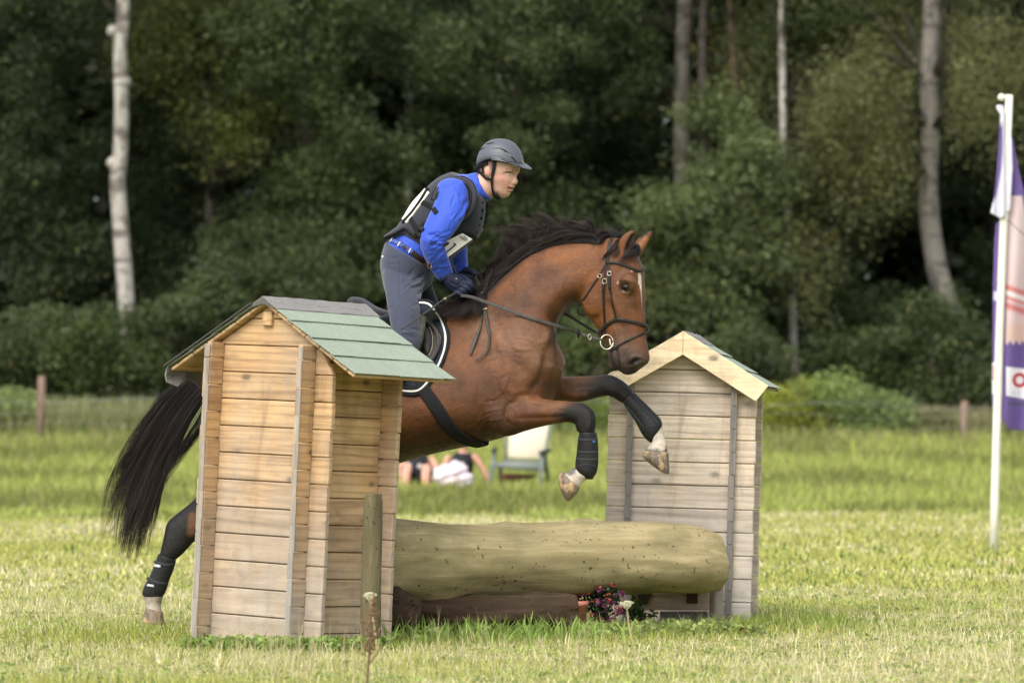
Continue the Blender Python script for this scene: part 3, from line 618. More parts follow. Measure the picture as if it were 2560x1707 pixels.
def log(name, label, a, b, prof, m, seed, bump_=.012, cat='log', knots=()):
    """prof: radii along, knots: (t, angle, height, width)"""
    r = np.random.default_rng(seed); a = Vector(a); b = Vector(b); ax = (b-a).normalized(); up = Vector((0,0,1)); y = ax.cross(up).normalized(); z = y.cross(ax)*1; z = -z if z.z < 0 else z
    ns, n = 90, 56; ph = r.uniform(0, 6.28, 8); rows = []
    for i in range(ns+1):
        t = i/ns; R0 = np.interp(t, [q[0] for q in prof], [q[1] for q in prof]); rr = []
        dz = np.interp(t, [q[0] for q in prof], [q[2] if len(q) > 2 else 0 for q in prof])
        for j in range(n):
            th = 2*math.pi*j/n; w = 1+bump_/R0*(math.sin(3*th+ph[0]+5*t)+.6*math.sin(5*th+ph[1]-9*t)+.5*math.sin(2*th+13*t+ph[2])+.25*math.sin(11*th+31*t+ph[3]))
            for kt, ka, kh, kw in knots: w += kh/R0*math.exp(-(((t-kt)*(b-a).length)**2+(R0*((th-ka+math.pi)%(2*math.pi)-math.pi))**2)/kw**2)
            rr.append(a+ax*(t*(b-a).length)+y*(math.cos(th)*R0*w)+z*(math.sin(th)*R0*w+dz))
        rows.append(rr)
    e0 = [[sum(rows[0], Vector())/n+(v-sum(rows[0], Vector())/n)*q+ax*(-h) for v in rows[0]] for q, h in ((.35,.02),(.8,.018),(.96,.008))]
    e1 = [[sum(rows[-1], Vector())/n+(v-sum(rows[-1], Vector())/n)*q+ax*h for v in rows[-1]] for q, h in ((.985,.004),(.93,.007),(.3,.009))]
    mb = MB(); mb.rings(e0+rows+e1); me = mb.mesh(name); rot = ax.to_track_quat('X','Z'); c = (a+b)/2; c.z -= prof[0][1]
    me.transform(rot.to_matrix().to_4x4().inverted() @ Matrix.Translation(-c)); o = link(name, me, m); o.location = c; o.rotation_mode = 'QUATERNION'; o.rotation_quaternion = rot
    return tag(o, label, cat)
log('jump_log', 'thick peeled yellow green tree trunk lying across between the two little houses', P(905,1402,20.25), P(1782,1398,21.35), [(0,.205,0),(.1,.2,.005),(.22,.198,-.012),(.30,.186,.0),(.55,.182,0),(.85,.178,.006),(.93,.170,.0),(.965,.158,-.008),(1,.142,-.016)], M_log, 5, .0075, knots=((.21,4.6,.055,.10),(.63,1.9,.018,.05),(.78,2.3,.02,.06),(.86,2.2,.012,.09),(.4,1.7,.012,.07)))
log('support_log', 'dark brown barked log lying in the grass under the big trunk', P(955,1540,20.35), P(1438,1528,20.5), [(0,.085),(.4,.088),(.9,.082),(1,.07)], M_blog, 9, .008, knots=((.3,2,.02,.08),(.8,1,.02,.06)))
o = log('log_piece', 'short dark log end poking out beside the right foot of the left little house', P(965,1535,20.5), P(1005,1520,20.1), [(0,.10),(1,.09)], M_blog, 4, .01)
log('jump_post', 'round weathered fence post rammed in front of the left little house', pl(925,0,19.42,-.1), P(932,1237,19.42), [(0,.047),(.5,.046),(.96,.043),(1,.038)], logmat('mossy_post_wood', (.085,.066,.036), (.14,.115,.066), (.22,.18,.105), (.075,.08,.04)), 12, .002, cat='post')
log('corner_post', 'upright wooden post against the foot of the right little house', pl(1790,0,21.55,-.1), P(1792,1400,21.55), [(0,.036),(1,.034)], M_rws, 13, .002, cat='post')
M_beam = wood('brown_beam_wood', (.30,.20,.13), (.18,.11,.07), (.25,.21,.17), (0,.3), .3, 0)
bm_ = MB(); a = P(1575,1524,21.5); b = P(1772,1470,21.5); bm_.box((a.x,21.46,a.z),(b.x,21.54,b.z)); ob = link('timber_beam', bm_.mesh('timber_beam', bevel=.004), M_beam, smooth=False); centre(ob); tag(ob, 'rough brown timber beam with two notches at the foot of the right little house', 'beam')
M_blk = plain('notch_shade', (.035,.02,.014), .8); M_gb = wood('grey_low_board', (.24,.23,.23), (.13,.12,.12), (.15,.15,.15), (0,1), .3, 0)
for x0, x1, y0, y1, sk in ((1597,1618,1482,1510,12),(1717,1744,1480,1508,0)):
    q = MB(); v = [P(x0,y1,21.45),P(x1,y1,21.45),P(x1+sk,y0,21.45),P(x0-sk*.4,y0,21.45)]; q.add(v+[w+Vector((0,.012,0)) for w in v], [(0,1,2,3),(7,6,5,4),(0,4,5,1),(1,5,6,2),(2,6,7,3),(3,7,4,0)])
    link('dark_notch_plate', q.mesh('dark_notch_plate'), M_blk, ob, smooth=False)  # dark plates on the beam face stand in for shade inside its notches
q = MB(); a = P(1650,1575,21.62); b = P(1770,1527,21.62); q.box((a.x,21.6,0),(b.x,21.64,b.z)); o = link('grey_board', q.mesh('grey_board', bevel=.003), M_gb, smooth=False); centre(o); tag(o, 'flat grey board under the brown timber beam', 'board')
# flowers between the logs
def plant(name, cat, label, c, R, n, per, size, col, fcol=None, fn=0, fs=.012):
    root = empty(name, (c.x, c.y, 0)); tag(root, label, cat); cc = clumps(n, c, R, .3); cc[:,2] = np.maximum(cc[:,2], .02)
    V, F, C = leaves(cc, np.full(n, R[0]*.35), np.full(n, per), size, col, .8); link('foliage', npmesh('foliage', V, F, C), M_leaf, root, smooth=False)
    st_ = MB()
    for q in cc[::3]: st_.tube([Vector((c.x+(q[0]-c.x)*.2, c.y, .0)), Vector((c.x+(q[0]-c.x)*.6, q[1], q[2]*.6)), Vector(q)], [.004,.003,.001], 5)
    link('stem', st_.mesh('stem'), M_dbark, root)
    if fn:
        d = rng.normal(0,1,(fn,3)); d /= np.linalg.norm(d,axis=1)[:,None]; f = np.array(c)+d*np.array(R)*1.12; f[:,2] = np.maximum(f[:,2], .05); fc = np.array(fcol)
        V, F, C = leaves(f, np.full(fn, fs), np.full(fn, 7), fs*1.3, fc[0], 1); k = np.repeat(rng.integers(0, len(fc), fn), 28); C = fc[k]*(.7+.6*rng.random((len(k),1))); link('flowers', npmesh('flowers', V, F, C), M_leaf, root, smooth=False)
    return root
plant('flowering_plant', 'flowers', 'bushy plant with purple red flowers between the logs and the right little house', P(1500,1500,20.9), (.105,.10,.10), 30, 70, .02, (.03,.06,.02), ((.30,.06,.20),(.20,.035,.12),(.45,.09,.05)), 170, .011)
plant('green_plant', 'plant', 'small dark green plant right of the purple flowers', P(1590,1525,21.2), (.10,.06,.06), 16, 50, .02, (.05,.09,.025))
M_terra = plain('salmon_plastic', (.55,.22,.15), .5)
q = MB(); c = pl(1440,0,20.85); R_ = [[Vector((c.x+r*math.cos(t), c.y+r*math.sin(t), z)) for t in [2*math.pi*k/24 for k in range(24)]] for r, z in ((.045,0),(.058,.14),(.064,.14),(.064,.165),(.055,.165),(.05,.13))]
q.rings(R_); o = link('flower_pot', q.mesh('flower_pot'), M_terra); centre(o); tag(o, 'salmon pink flower pot behind the purple flowers', 'flower pot')
# ------------------------------------------------------------------ the horse
HF = Frame(1250, 21.15, math.radians(12))                     # vertical plane through the middle of the body
hp = HF.pt(1527, 620); HH = Frame(1527, hp.y, math.radians(27))  # the head is turned a little more to the camera
def HN(t): return Frame(1250, 21.15, math.radians(12))
mb = MB(); F = HF
def head_pt(px, py, off=0): return HH.pt(px, py, off)
# trunk
loft(mb, [st(F,592,1000,604,1085,.12), st(F,610,925,628,1160,.22,0,.1), st(F,660,862,695,1200,.275,0,0,.95), st(F,740,815,765,1212,.295,0,-.05,.92), st(F,830,806,850,1200,.28,0,-.15), st(F,920,812,938,1178,.29,0,-.2),
          st(F,1000,812,1018,1152,.305,0,-.25), st(F,1070,800,1100,1130,.305,0,-.3), st(F,1135,775,1185,1112,.28,0,-.38), st(F,1190,772,1262,1092,.25,0,-.35), st(F,1250,780,1330,1060,.235,0,-.2), st(F,1310,800,1378,1000,.21,0,0), st(F,1356,830,1399,950,.165), st(F,1380,865,1404,920,.11)], 5, 40, (.5,.6))
# neck and throat
loft(mb, [st(F,1130,775,1310,985,.15,0,-.3), st(F,1175,742,1372,905,.17,0,-.35), st(F,1215,706,1388,835,.155,0,-.4), st(F,1252,672,1396,803,.135,0,-.42), st(F,1292,640,1407,786,.12,0,-.42), st(F,1340,614,1421,768,.108,0,-.4),
          st(F,1395,599,1437,757,.10,0,-.35), st(F,1450,594,1452,750,.095,0,-.3), st(F,1500,600,1470,742,.088,0,-.25), st(F,1528,612,1488,735,.075,0,-.2)], 5, 36, (.3,.5))
# head
loft(mb, [st(HH,1508,604,1560,606,.055), st(HH,1482,630,1584,628,.088), st(HH,1462,662,1600,655,.102), st(HH,1450,695,1608,684,.108,0,-.08), st(HH,1445,728,1609,714,.106,0,-.12), st(HH,1450,757,1610,742,.096,0,-.15,.92), st(HH,1466,785,1610,774,.083,0,-.15,.92),
          st(HH,1487,812,1611,804,.070,0,-.1,.9), st(HH,1503,838,1612,834,.062,0,-.05,.9), st(HH,1515,860,1616,860,.058,0,0,.92), st(HH,1521,882,1621,882,.058,0,0,.9), st(HH,1524,902,1622,902,.054,0,0,.92), st(HH,1538,920,1612,914,.045), st(HH,1556,932,1594,926,.03)], 5, 36, (.4,.5))
q = MB()
def ell(c, r, M=None, n=20, m=14): mb.ball(c, r, n, m, M)
RH = Matrix.Rotation(-math.radians(27), 3, 'Z')
for sg in (1,-1):
    ell(HH.pt(1486,742,.070*sg), (.075,.036,.095), RH)                       # cheek
    ell(HH.pt(1570,708,.082*sg), (.046,.034,.05), RH)                       # orbit
    ell(HH.pt(1586,900,.036*sg), (.034,.026,.034), RH)                      # nostril wing
ell(HH.pt(1536,915,0), (.03,.032,.026), RH)                                  # lower lip and chin
# ears
def ear(e): loft(mb, e, 5, 16, (.3,.5))
ear([st(HH,1545,646,1577,640,.024,.055), st(HH,1543,622,1585,616,.026,.06), st(HH,1547,604,1590,600,.024,.066), st(HH,1557,588,1592,586,.017,.072), st(HH,1575,577,1595,576,.010,.076)])
ear([st(HH,1580,642,1602,640,.024,-.05), st(HH,1583,617,1611,623,.024,-.056), st(HH,1592,600,1620,606,.020,-.06), st(HH,1606,587,1629,590,.014,-.064), st(HH,1620,577,1634,579,.008,-.066)])
# shoulder, upper arm and haunch muscles, both sides
RB = Matrix.Rotation(-math.radians(12), 3, 'Z')
for sg in (1,-1):
    ell(F.pt(1305,880,.135*sg), (.17,.10,.22), RB @ Matrix.Rotation(math.radians(22),3,'Y'))
    ell(F.pt(1250,985,.165*sg), (.17,.075,.16), RB)
    ell(F.pt(1368,905,.085*sg), (.085,.09,.12), RB)
    ell(F.pt(690,1010,.165*sg), (.23,.12,.36), RB); ell(F.pt(800,1090,.18*sg), (.2,.09,.2), RB)
def limb(S, sub=5, n=24, caps=(.6,.6)): loft(mb, S, sub, n, caps)
# near foreleg: forearm, knee, cannon (under the boot), pastern
o = .165
limb([st(F,1215,960,1232,1085,.085,o), st(F,1262,975,1272,1092,.088,o), st(F,1298,988,1308,1080,.078,o), st(F,1345,993,1350,1068,.066,o), st(F,1395,1001,1398,1058,.053,o), st(F,1432,1003,1424,1056,.046,o), st(F,1464,1010,1438,1062,.044,o), st(F,1486,1030,1440,1073,.045,o), st(F,1490,1056,1444,1078,.042,o), st(F,1487,1082,1450,1084,.036,o)])
limb([st(F,1450,1068,1489,1066,.040,o), st(F,1452,1095,1484,1095,.029,o), st(F,1450,1140,1482,1140,.027,o), st(F,1444,1168,1484,1172,.034,o), st(F,1436,1182,1474,1194,.036,o)])
limb([st(F,1434,1168,1478,1190,.036,o), st(F,1424,1175,1462,1202,.030,o), st(F,1408,1184,1450,1214,.036,o), st(F,1402,1190,1446,1222,.042,o)])
# far foreleg
o = -.16
limb([st(F,1310,925,1300,1010,.075,o), st(F,1352,935,1352,1002,.075,o), st(F,1398,940,1402,1003,.066,o), st(F,1450,940,1450,1005,.056,o), st(F,1492,938,1490,995,.049,o), st(F,1524,936,1512,990,.045,o), st(F,1552,948,1530,993,.044,o), st(F,1572,964,1545,1002,.042,o), st(F,1582,980,1556,1008,.035,o)])
limb([st(F,1580,975,1552,1000,.036,o), st(F,1592,996,1568,1012,.028,o), st(F,1626,1044,1600,1058,.027,o), st(F,1650,1068,1616,1088,.034,o), st(F,1656,1085,1626,1104,.034,o)])
limb([st(F,1655,1062,1622,1094,.034,o), st(F,1659,1080,1627,1108,.029,o), st(F,1665,1105,1620,1118,.034,o), st(F,1670,1130,1612,1126,.042,o)])
# hind legs (dx: the far one stands behind the little house)
for o, dx in ((.15,0),(-.15,150)):
    g = lambda a,b,c,d,hw: st(F,a+dx,b,c+dx,d,hw,o)
    w = (lambda k: dx*k)
    limb([st(F,640,1080,760,1190,.11,o), st(F,590,1130,680,1228,.10,o), st(F,540+w(.5),1190,610+w(.5),1270,.080,o), g(484,1249,545,1330,.058), g(440,1285,492,1350,.047), g(418,1306,474,1366,.044), g(410,1340,456,1385,.041), g(401,1378,438,1400,.034)])
    limb([g(410,1340,456,1380,.040), g(398,1390,432,1402,.029), g(384,1430,416,1440,.027), g(372,1468,408,1478,.034), g(360,1490,405,1500,.037)])
    limb([g(358,1484,406,1500,.036), g(362,1506,402,1514,.030), g(365,1522,404,1530,.040)])
# dock of the tail
limb([st(F,640,880,640,930,.035), st(F,596,900,588,948,.034), st(F,548,930,530,968,.026), st(F,500,975,485,1000,.02)])
hm = remesh(mb, 'horse', .0062, 5)
V, Nn = mget(hm); E_ = edges(hm); Q = proj(V)
msk = np.zeros(len(V))
for (x, y, r) in ((1250,1040,90),(1300,960,80),(1380,960,60),(1390,860,70),(1330,790,90),(1200,780,90),(1170,850,90),(1480,700,60),(1500,650,50),(1280,880,110),(1330,960,60),(1440,760,35),(690,1100,150),(850,1050,120),(1380,930,50)): msk = np.maximum(msk, np.exp(-((Q[:,0]-x)**2+(Q[:,1]-y)**2)/r**2))
V = lap(V, E_, 45, .5, msk); hm.vertices.foreach_set('co', V.astype('f').ravel()); hm.update()
S = sculpt
S(hm, [
 ([(1420,770),(1404,800),(1380,860),(1376,905)], 9, -.010), ([(1398,775),(1382,815),(1368,850)], 9, .006), ([(1440,745),(1425,762),(1412,785)], 6, -.006),   # windpipe and jugular groove
 ([(1435,700),(1390,740),(1345,800),(1320,850)], 26, .008), ([(1300,700),(1350,660),(1420,640)], 22, .007), ([(1330,690),(1380,690),(1430,670)], 18, -.005),  # neck muscles
 ([(1225,760),(1245,820),(1290,900),(1300,930)], 12, -.006), ([(1225,800),(1260,880),(1275,920)], 20, .006),                          # shoulder blade edge
 ([(1292,1000),(1270,1012),(1262,1040),(1272,1080)], 7, -.012), ([(1290,990),(1310,986),(1340,990)], 6, -.008), ([(1245,930),(1262,965),(1285,985)], 12, .008),  # elbow folds
 ([(1368,870),(1362,905),(1350,950),(1330,975)], 10, -.012), ([(1372,840),(1384,880),(1380,930)], 9, .006), ([(1345,900),(1340,940)], 14, .010),
 ([(1200,960),(1195,1010),(1215,1060),(1235,1085)], 12, -.007), ([(1300,1010),(1350,1015),(1410,1025)], 5, -.004), ([(1290,1045),(1350,1045),(1410,1040)], 5, -.004), ([(1310,1030),(1360,1030)], 7, .004),
 ([(1400,960),(1440,968),(1480,965)], 5, -.004), ([(1410,985),(1450,990)], 5, .004), ([(1457,988),(1468,990)], 6, .006),
 ([(1472,1030),(1478,1050),(1474,1070)], 6, .006), ([(1455,1040),(1456,1070)], 5, -.005), ([(1560,972),(1545,962)], 7, .006), ([(1538,985),(1552,998)], 5, -.004),
 ([(1085,1125),(1150,1105),(1210,1090)], 14, .006), ([(900,1000),(1000,1030),(1100,1040)], 60, .01),
 # head: cheek edge, facial crest, orbit, temple, mouth, nostril
 ([(1448,715),(1452,745),(1470,782),(1490,808)], 7, .005), ([(1462,700),(1500,670),(1530,660)], 10, -.004), ([(1530,745),(1545,775),(1556,805)], 6, .006), ([(1520,755),(1535,790),(1545,815)], 7, -.005),
 ([(1545,704),(1562,698),(1580,704)], 5, .009), ([(1543,716),(1556,722),(1575,726)], 4, -.002), ([(1550,735),(1568,738),(1580,730)], 6, .004), ([(1563,719)], 9, -.010), ([(1545,680),(1560,672)], 11, -.008), ([(1592,740),(1596,790),(1602,840)], 8, -.004),
 ([(1578,909),(1586,902),(1596,900)], 4.6, -.018), ([(1570,905),(1576,895),(1590,889),(1603,895)], 3.6, .006), ([(1576,917),(1590,914),(1602,906)], 4, .004), ([(1541,872),(1545,895),(1549,920)], 2.8, -.008), ([(1532,885),(1534,910)], 6, .004), ([(1560,880),(1565,905),(1560,925)], 8, -.003),
 ([(1575,770),(1578,820)], 12, -.004), ([(1500,812),(1530,850)], 8, -.003),
 # ear cups
 ([(1566,632),(1572,610),(1582,590)], 6, -.016), ([(1549,628),(1552,606),(1563,589)], 3, .003)])
# skin wrinkles and veins
rs = random.Random(5); ws = []
for _ in range(46):
    x, y = rs.uniform(1180,1385), rs.uniform(790,1060); a = rs.uniform(-.5,1.6); l = rs.uniform(12,42); ws.append(([(x,y),(x+l*.5*math.cos(a)+rs.uniform(-4,4),y+l*.5*math.sin(a)),(x+l*math.cos(a),y+l*math.sin(a))], rs.uniform(2.2,3.6), rs.choice((-.0034,.0026))))
for _ in range(16):
    x, y = rs.uniform(1270,1420), rs.uniform(690,790); ws.append(([(x,y),(x+rs.uniform(-12,12),y+rs.uniform(14,34))], 3, rs.choice((-.002,.0016))))
for L in ([(1385,905),(1350,880),(1330,850),(1290,840)], [(1230,1000),(1260,975),(1270,940)], [(1540,790),(1552,830),(1558,860)], [(1528,800),(1540,840)], [(1320,1000),(1370,1020),(1420,1022)], [(1150,1080),(1190,1060),(1215,1020)]): ws.append((L, 2.6, .0026))
S(hm, ws)
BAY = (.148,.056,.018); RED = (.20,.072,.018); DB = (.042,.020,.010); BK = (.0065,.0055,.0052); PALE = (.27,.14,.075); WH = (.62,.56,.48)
fl, = (dict(j=1.5),)
near = dict(dmax=21.07)
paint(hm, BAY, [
 ([(1000,1150),(1120,1120),(1290,1085)], 44, DB, 80, dict(a=.85)), ([(620,950),(760,850),(1100,780)], 30, DB, 70, dict(a=.6)), ([(700,1100),(900,1100)], 70, DB, 120, dict(a=.5)),  # belly stroke paints the shade of the underside into the coat
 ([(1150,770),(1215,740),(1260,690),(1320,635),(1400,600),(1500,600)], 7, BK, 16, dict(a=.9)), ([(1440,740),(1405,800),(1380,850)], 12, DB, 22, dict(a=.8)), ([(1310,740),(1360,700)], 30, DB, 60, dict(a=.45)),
 ([(1225,815),(1290,850),(1350,905)], 45, (.235,.135,.085), 80, dict(a=.55)), ([(1240,770),(1310,775),(1385,800)], 24, DB, 50, dict(a=.5)), ([(1150,960),(1230,1000)], 40, DB, 90, dict(a=.35)), ([(1390,650),(1450,625)], 22, RED, 40, dict(a=.6)), ([(1470,700),(1480,760),(1510,800)], 34, RED, 40, dict(a=.7)), ([(1600,720),(1608,830)], 10, RED, 20, dict(a=.6)),  # shoulder sheen and shading round throat and neck base, painted into the coat
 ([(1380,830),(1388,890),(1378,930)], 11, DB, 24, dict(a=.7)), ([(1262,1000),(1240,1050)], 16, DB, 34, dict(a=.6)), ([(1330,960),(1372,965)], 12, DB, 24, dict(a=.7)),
 # forelegs
 ([(1385,1040),(1500,1035)], (4,56), BK, 26, dict(a=1)), ([(1432,1034),(1462,1038),(1470,1080),(1470,1200)], (20,44,50,44), BK, 30), ([(1330,1000),(1400,1010)], 8, PALE, 24, dict(a=.35)),
 ([(1430,970),(1500,968)], (6,40), (.04,.025,.018), 44), ([(1500,968),(1535,962),(1580,990),(1630,1060)], (24,44,44,40), BK, 30), 
 # hind legs
 ([(560,1180),(470,1290),(430,1350),(395,1450),(385,1540)], (40,70,70,50,50), BK, 40), ([(700,1190),(600,1300),(545,1400),(530,1540)], (30,60,60,50), BK, 40), ([(482,1290),(478,1330)], 10, (.16,.07,.025), 10, dict(a=.8)),
 # white pasterns
 ([(1462,1187),(1446,1200),(1424,1206)], 26, WH, 6, dict(j=1.5)), ([(1432,1170),(1426,1180)], 9, (.16,.15,.14), 8, dict(j=2)), ([(1412,1200),(1436,1222)], 7, (.10,.085,.07), 8, dict(j=2)),
 ([(1658,1062),(1646,1090),(1640,1122)], 24, WH, 5, dict(j=1.5)), ([(1610,1127),(1670,1132)], 5, (.06,.06,.065), 9, dict(j=3)),
 ([(345,1490),(410,1496)], 12, (.30,.26,.21), 14, dict(j=3)), ([(365,1515),(400,1530)], 26, (.42,.37,.30), 12, dict(j=3)), ([(500,1490),(550,1530)], 30, WH, 10), ([(400,1400),(380,1450)], 10, BK, 12),
 # head
 ([(1540,880),(1580,905),(1600,915)], 32, (.045,.034,.030), 46, dict(a=.92)), ([(1530,895),(1545,925),(1580,930)], 13, (.03,.024,.022), 14), ([(1560,850),(1540,870)], 16, (.10,.060,.040), 30, dict(a=.7)),
 ([(1579,909),(1586,902),(1595,901)], 4.6, (.005,.004,.004), 4), ([(1541,872),(1545,895),(1549,920)], 2.0, (.01,.008,.008), 2.5), ([(1540,800),(1556,850)], 12, (.15,.085,.05), 22, dict(a=.5)),
 ([(1563,719)], 16, (.03,.016,.010), 12, dict(a=.9)), ([(1556,728),(1568,732),(1574,731)], 1.6, (.42,.30,.22), 2.5, dict(a=.8)), ([(1545,707)], 3.2, WH, 2.5, dict(j=.6)), ([(1579,678)], 2.6, WH, 2), ([(1599,684),(1600,706)], (3.4,4.6), WH, 2.5, dict(j=.5)), ([(1600,704),(1603,730),(1606,785)], (3.4,1.0,.2), WH, 1.2),
 ([(1552,690),(1570,680)], 10, (.12,.055,.03), 18, dict(a=.5)), ([(1545,745),(1580,745)], 9, (.12,.055,.03), 18, dict(a=.4)),
 ([(1568,634),(1574,610),(1583,592)], 9, (.012,.008,.006), 5), ([(1548,625),(1552,604),(1566,587),(1588,576)], 2.2, (.16,.06,.02), 3), ([(1586,577),(1590,574)], 4, BK, 4), ([(1600,620),(1615,600)], 9, (.42,.19,.07), 8, dict(a=.8)), ([(1602,593),(1621,579),(1629,577)], 2.2, BK, 3)])
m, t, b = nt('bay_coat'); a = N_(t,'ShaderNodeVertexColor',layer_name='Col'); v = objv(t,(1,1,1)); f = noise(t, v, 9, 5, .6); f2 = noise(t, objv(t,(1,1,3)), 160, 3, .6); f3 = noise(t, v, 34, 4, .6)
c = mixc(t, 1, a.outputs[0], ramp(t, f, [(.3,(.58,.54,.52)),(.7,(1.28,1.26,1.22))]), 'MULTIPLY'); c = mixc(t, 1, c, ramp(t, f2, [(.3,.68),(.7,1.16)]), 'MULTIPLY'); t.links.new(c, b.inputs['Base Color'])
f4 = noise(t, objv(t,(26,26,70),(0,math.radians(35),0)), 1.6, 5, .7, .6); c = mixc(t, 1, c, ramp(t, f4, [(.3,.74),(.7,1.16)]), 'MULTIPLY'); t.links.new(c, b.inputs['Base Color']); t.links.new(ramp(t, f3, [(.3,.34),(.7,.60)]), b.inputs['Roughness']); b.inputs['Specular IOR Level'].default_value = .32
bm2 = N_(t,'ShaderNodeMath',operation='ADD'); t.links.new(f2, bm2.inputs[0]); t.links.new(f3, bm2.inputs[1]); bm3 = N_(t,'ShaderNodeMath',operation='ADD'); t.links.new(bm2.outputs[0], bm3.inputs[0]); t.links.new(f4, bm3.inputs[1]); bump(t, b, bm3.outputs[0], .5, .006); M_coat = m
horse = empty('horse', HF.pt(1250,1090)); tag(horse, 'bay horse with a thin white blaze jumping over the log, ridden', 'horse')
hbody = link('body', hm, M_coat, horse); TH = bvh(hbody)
# eye
M_eye = plain('horse_eye', (.006,.004,.004), .06, .1, 20, 0)
mb = MB(); e0 = HH.pt(1563.5,718.5,.0); h, nn, _ = cast(TH, 1563.5, 718.5); mb.ball(h-nn*.006, (.0225,.014,.018), 20, 12, RH); link('eye', mb.mesh('eye'), M_eye, horse)
# hooves
def hoof(S, name='hoof'):
    mb = MB(); loft(mb, S, 5, 28, (.12,.06)); me = mb.mesh('hoof'); return me
m, t, b = nt('hoof_horn'); v = objv(t,(14,14,1.2)); f = noise(t, v, 3, 5, .6); f2 = noise(t, objv(t), 14, 4, .6)
c = ramp(t, f, [(.3,(.05,.04,.032)),(.5,(.15,.11,.075)),(.75,(.34,.25,.15))]); c = mixc(t, ramp(t, f2, [(.52,0),(.62,.8)]), c, (.48,.33,.17)); t.links.new(c, b.inputs['Base Color']); b.inputs['Roughness'].default_value = .55; bump(t, b, f, .4, .003); M_hoof = m
link('hoof', hoof([st(F,1402,1178,1449,1218,.046,.165), st(F,1397,1192,1446,1226,.052,.165,0,.9), st(F,1400,1218,1435,1240,.050,.165,0,.9), st(F,1414,1248,1424,1252,.032,.165)]), M_hoof, horse)
link('hoof', hoof([st(F,1607,1128,1671,1131,.048,-.16), st(F,1608,1142,1672,1152,.054,-.16,0,.9), st(F,1632,1164,1673,1170,.050,-.16,0,.9), st(F,1655,1180,1673,1185,.034,-.16)]), M_hoof, horse)
for o, dx in ((.15,0),(-.15,150)): link('hoof', hoof([st(F,364+dx,1519,404+dx,1528,.044,o), st(F,360+dx,1535,408+dx,1545,.052,o), st(F,356+dx,1553,412+dx,1562,.056,o)]), M_hoof, horse)
# ------------------------------------------------------------------ mane, forelock, tail
def hair(name, roots, guides, n, r, seg=12, jit=1.0, m=None, parent=None, clump=.55, curl=.0, wave=.004):
    """n strands; each follows a blend of guide curves (k,npts,3); roots param in [0,1] between guides"""
    G = np.array([crom(np.array(g, float), max(1, seg//(len(g)-1)+1)) for g in guides]); L = G.shape[1]; G = G[:, np.linspace(0, L-1, seg).astype(int)]
    Vv = []; Ff = []; k = len(G); nb = max(4, int(n//(14 if clump > .5 else 26))); cb = rng.random(nb)*(k-1); coff = rng.normal(0,1,(nb,3)); clen = rng.uniform(.55,1.08,nb); ph = rng.uniform(0,6.28,(nb,2))
    ci = rng.integers(0, nb, n); u = np.clip(cb[ci]+rng.normal(0,.10,n), 0, k-1.001); i = u.astype(int); f = (u-i)[:,None,None]; C = G[i]*(1-f)+G[i+1]*f
    s = np.linspace(0,1,seg)[None,:,None]; rad = jit
    C = C+coff[ci][:,None,:]*rad*.9*(s**.8)+rng.normal(0,1,(n,1,3))*rad*(.30+.55*s)*clump
    C = C+np.stack([np.sin(s[...,0]*7+ph[ci,0][:,None]), np.cos(s[...,0]*5+ph[ci,1][:,None]), np.sin(s[...,0]*9+ph[ci,1][:,None])],-1)*wave*s
    le = (clen[ci]*rng.uniform(.85,1.05,n))[:,None,None]; st0 = C[:,:1]; P_ = np.empty_like(C); q = np.clip(np.linspace(0,1,seg)[None,:]*le[:,:,0]*(seg-1), 0, seg-1.001); qi = q.astype(int); qf = (q-qi)[...,None]
    ar = np.arange(n)[:,None]; P_ = C[ar,qi]*(1-qf)+C[ar,np.minimum(qi+1,seg-1)]*qf
    tn = np.gradient(P_, axis=1); tn /= np.linalg.norm(tn,axis=2,keepdims=True)+1e-9; a = np.cross(tn, np.array([0.31,.8,.5])); a /= np.linalg.norm(a,axis=2,keepdims=True)+1e-9; b_ = np.cross(tn, a)
    rr = r*rng.uniform(.6,1.3,(n,1,1))*(1-.8*s**2.2)
    ring = np.stack([P_+(a*math.cos(w)+b_*math.sin(w))*rr for w in (0,2.094,4.189)], 2); Vv = ring.reshape(-1,3)
    base = (np.arange(n)*seg*3)[:,None]+np.arange(seg-1)[None,:]*3; base = base.reshape(-1); Ff = np.concatenate([np.c_[base+j, base+(j+1)%3, base+3+(j+1)%3, base+3+j] for j in range(3)])
    colr = np.array([.006,.0055,.0055])*(1+.8*rng.random((n,1)))+np.array([.028,.014,.010])*(rng.random((n,1))**3); sc_ = np.repeat(colr, seg*3, 0); tt = np.tile(np.repeat(np.linspace(0,1,seg),3), n)[:,None]; sc_ = sc_*(1+.8*tt**2)+np.array([.016,.008,.006])*tt**3
    me = npmesh(name, Vv, Ff, sc_); return link(name, me, m, parent)
M_hair = vcol('horse_hair', .45, 0, 0, 30, .1, spec=.3)
def g3(fr, pts, off): return [tuple(fr.pt(x, y, off+(o[0] if o else 0))) for x, y, *o in pts]
mane = []
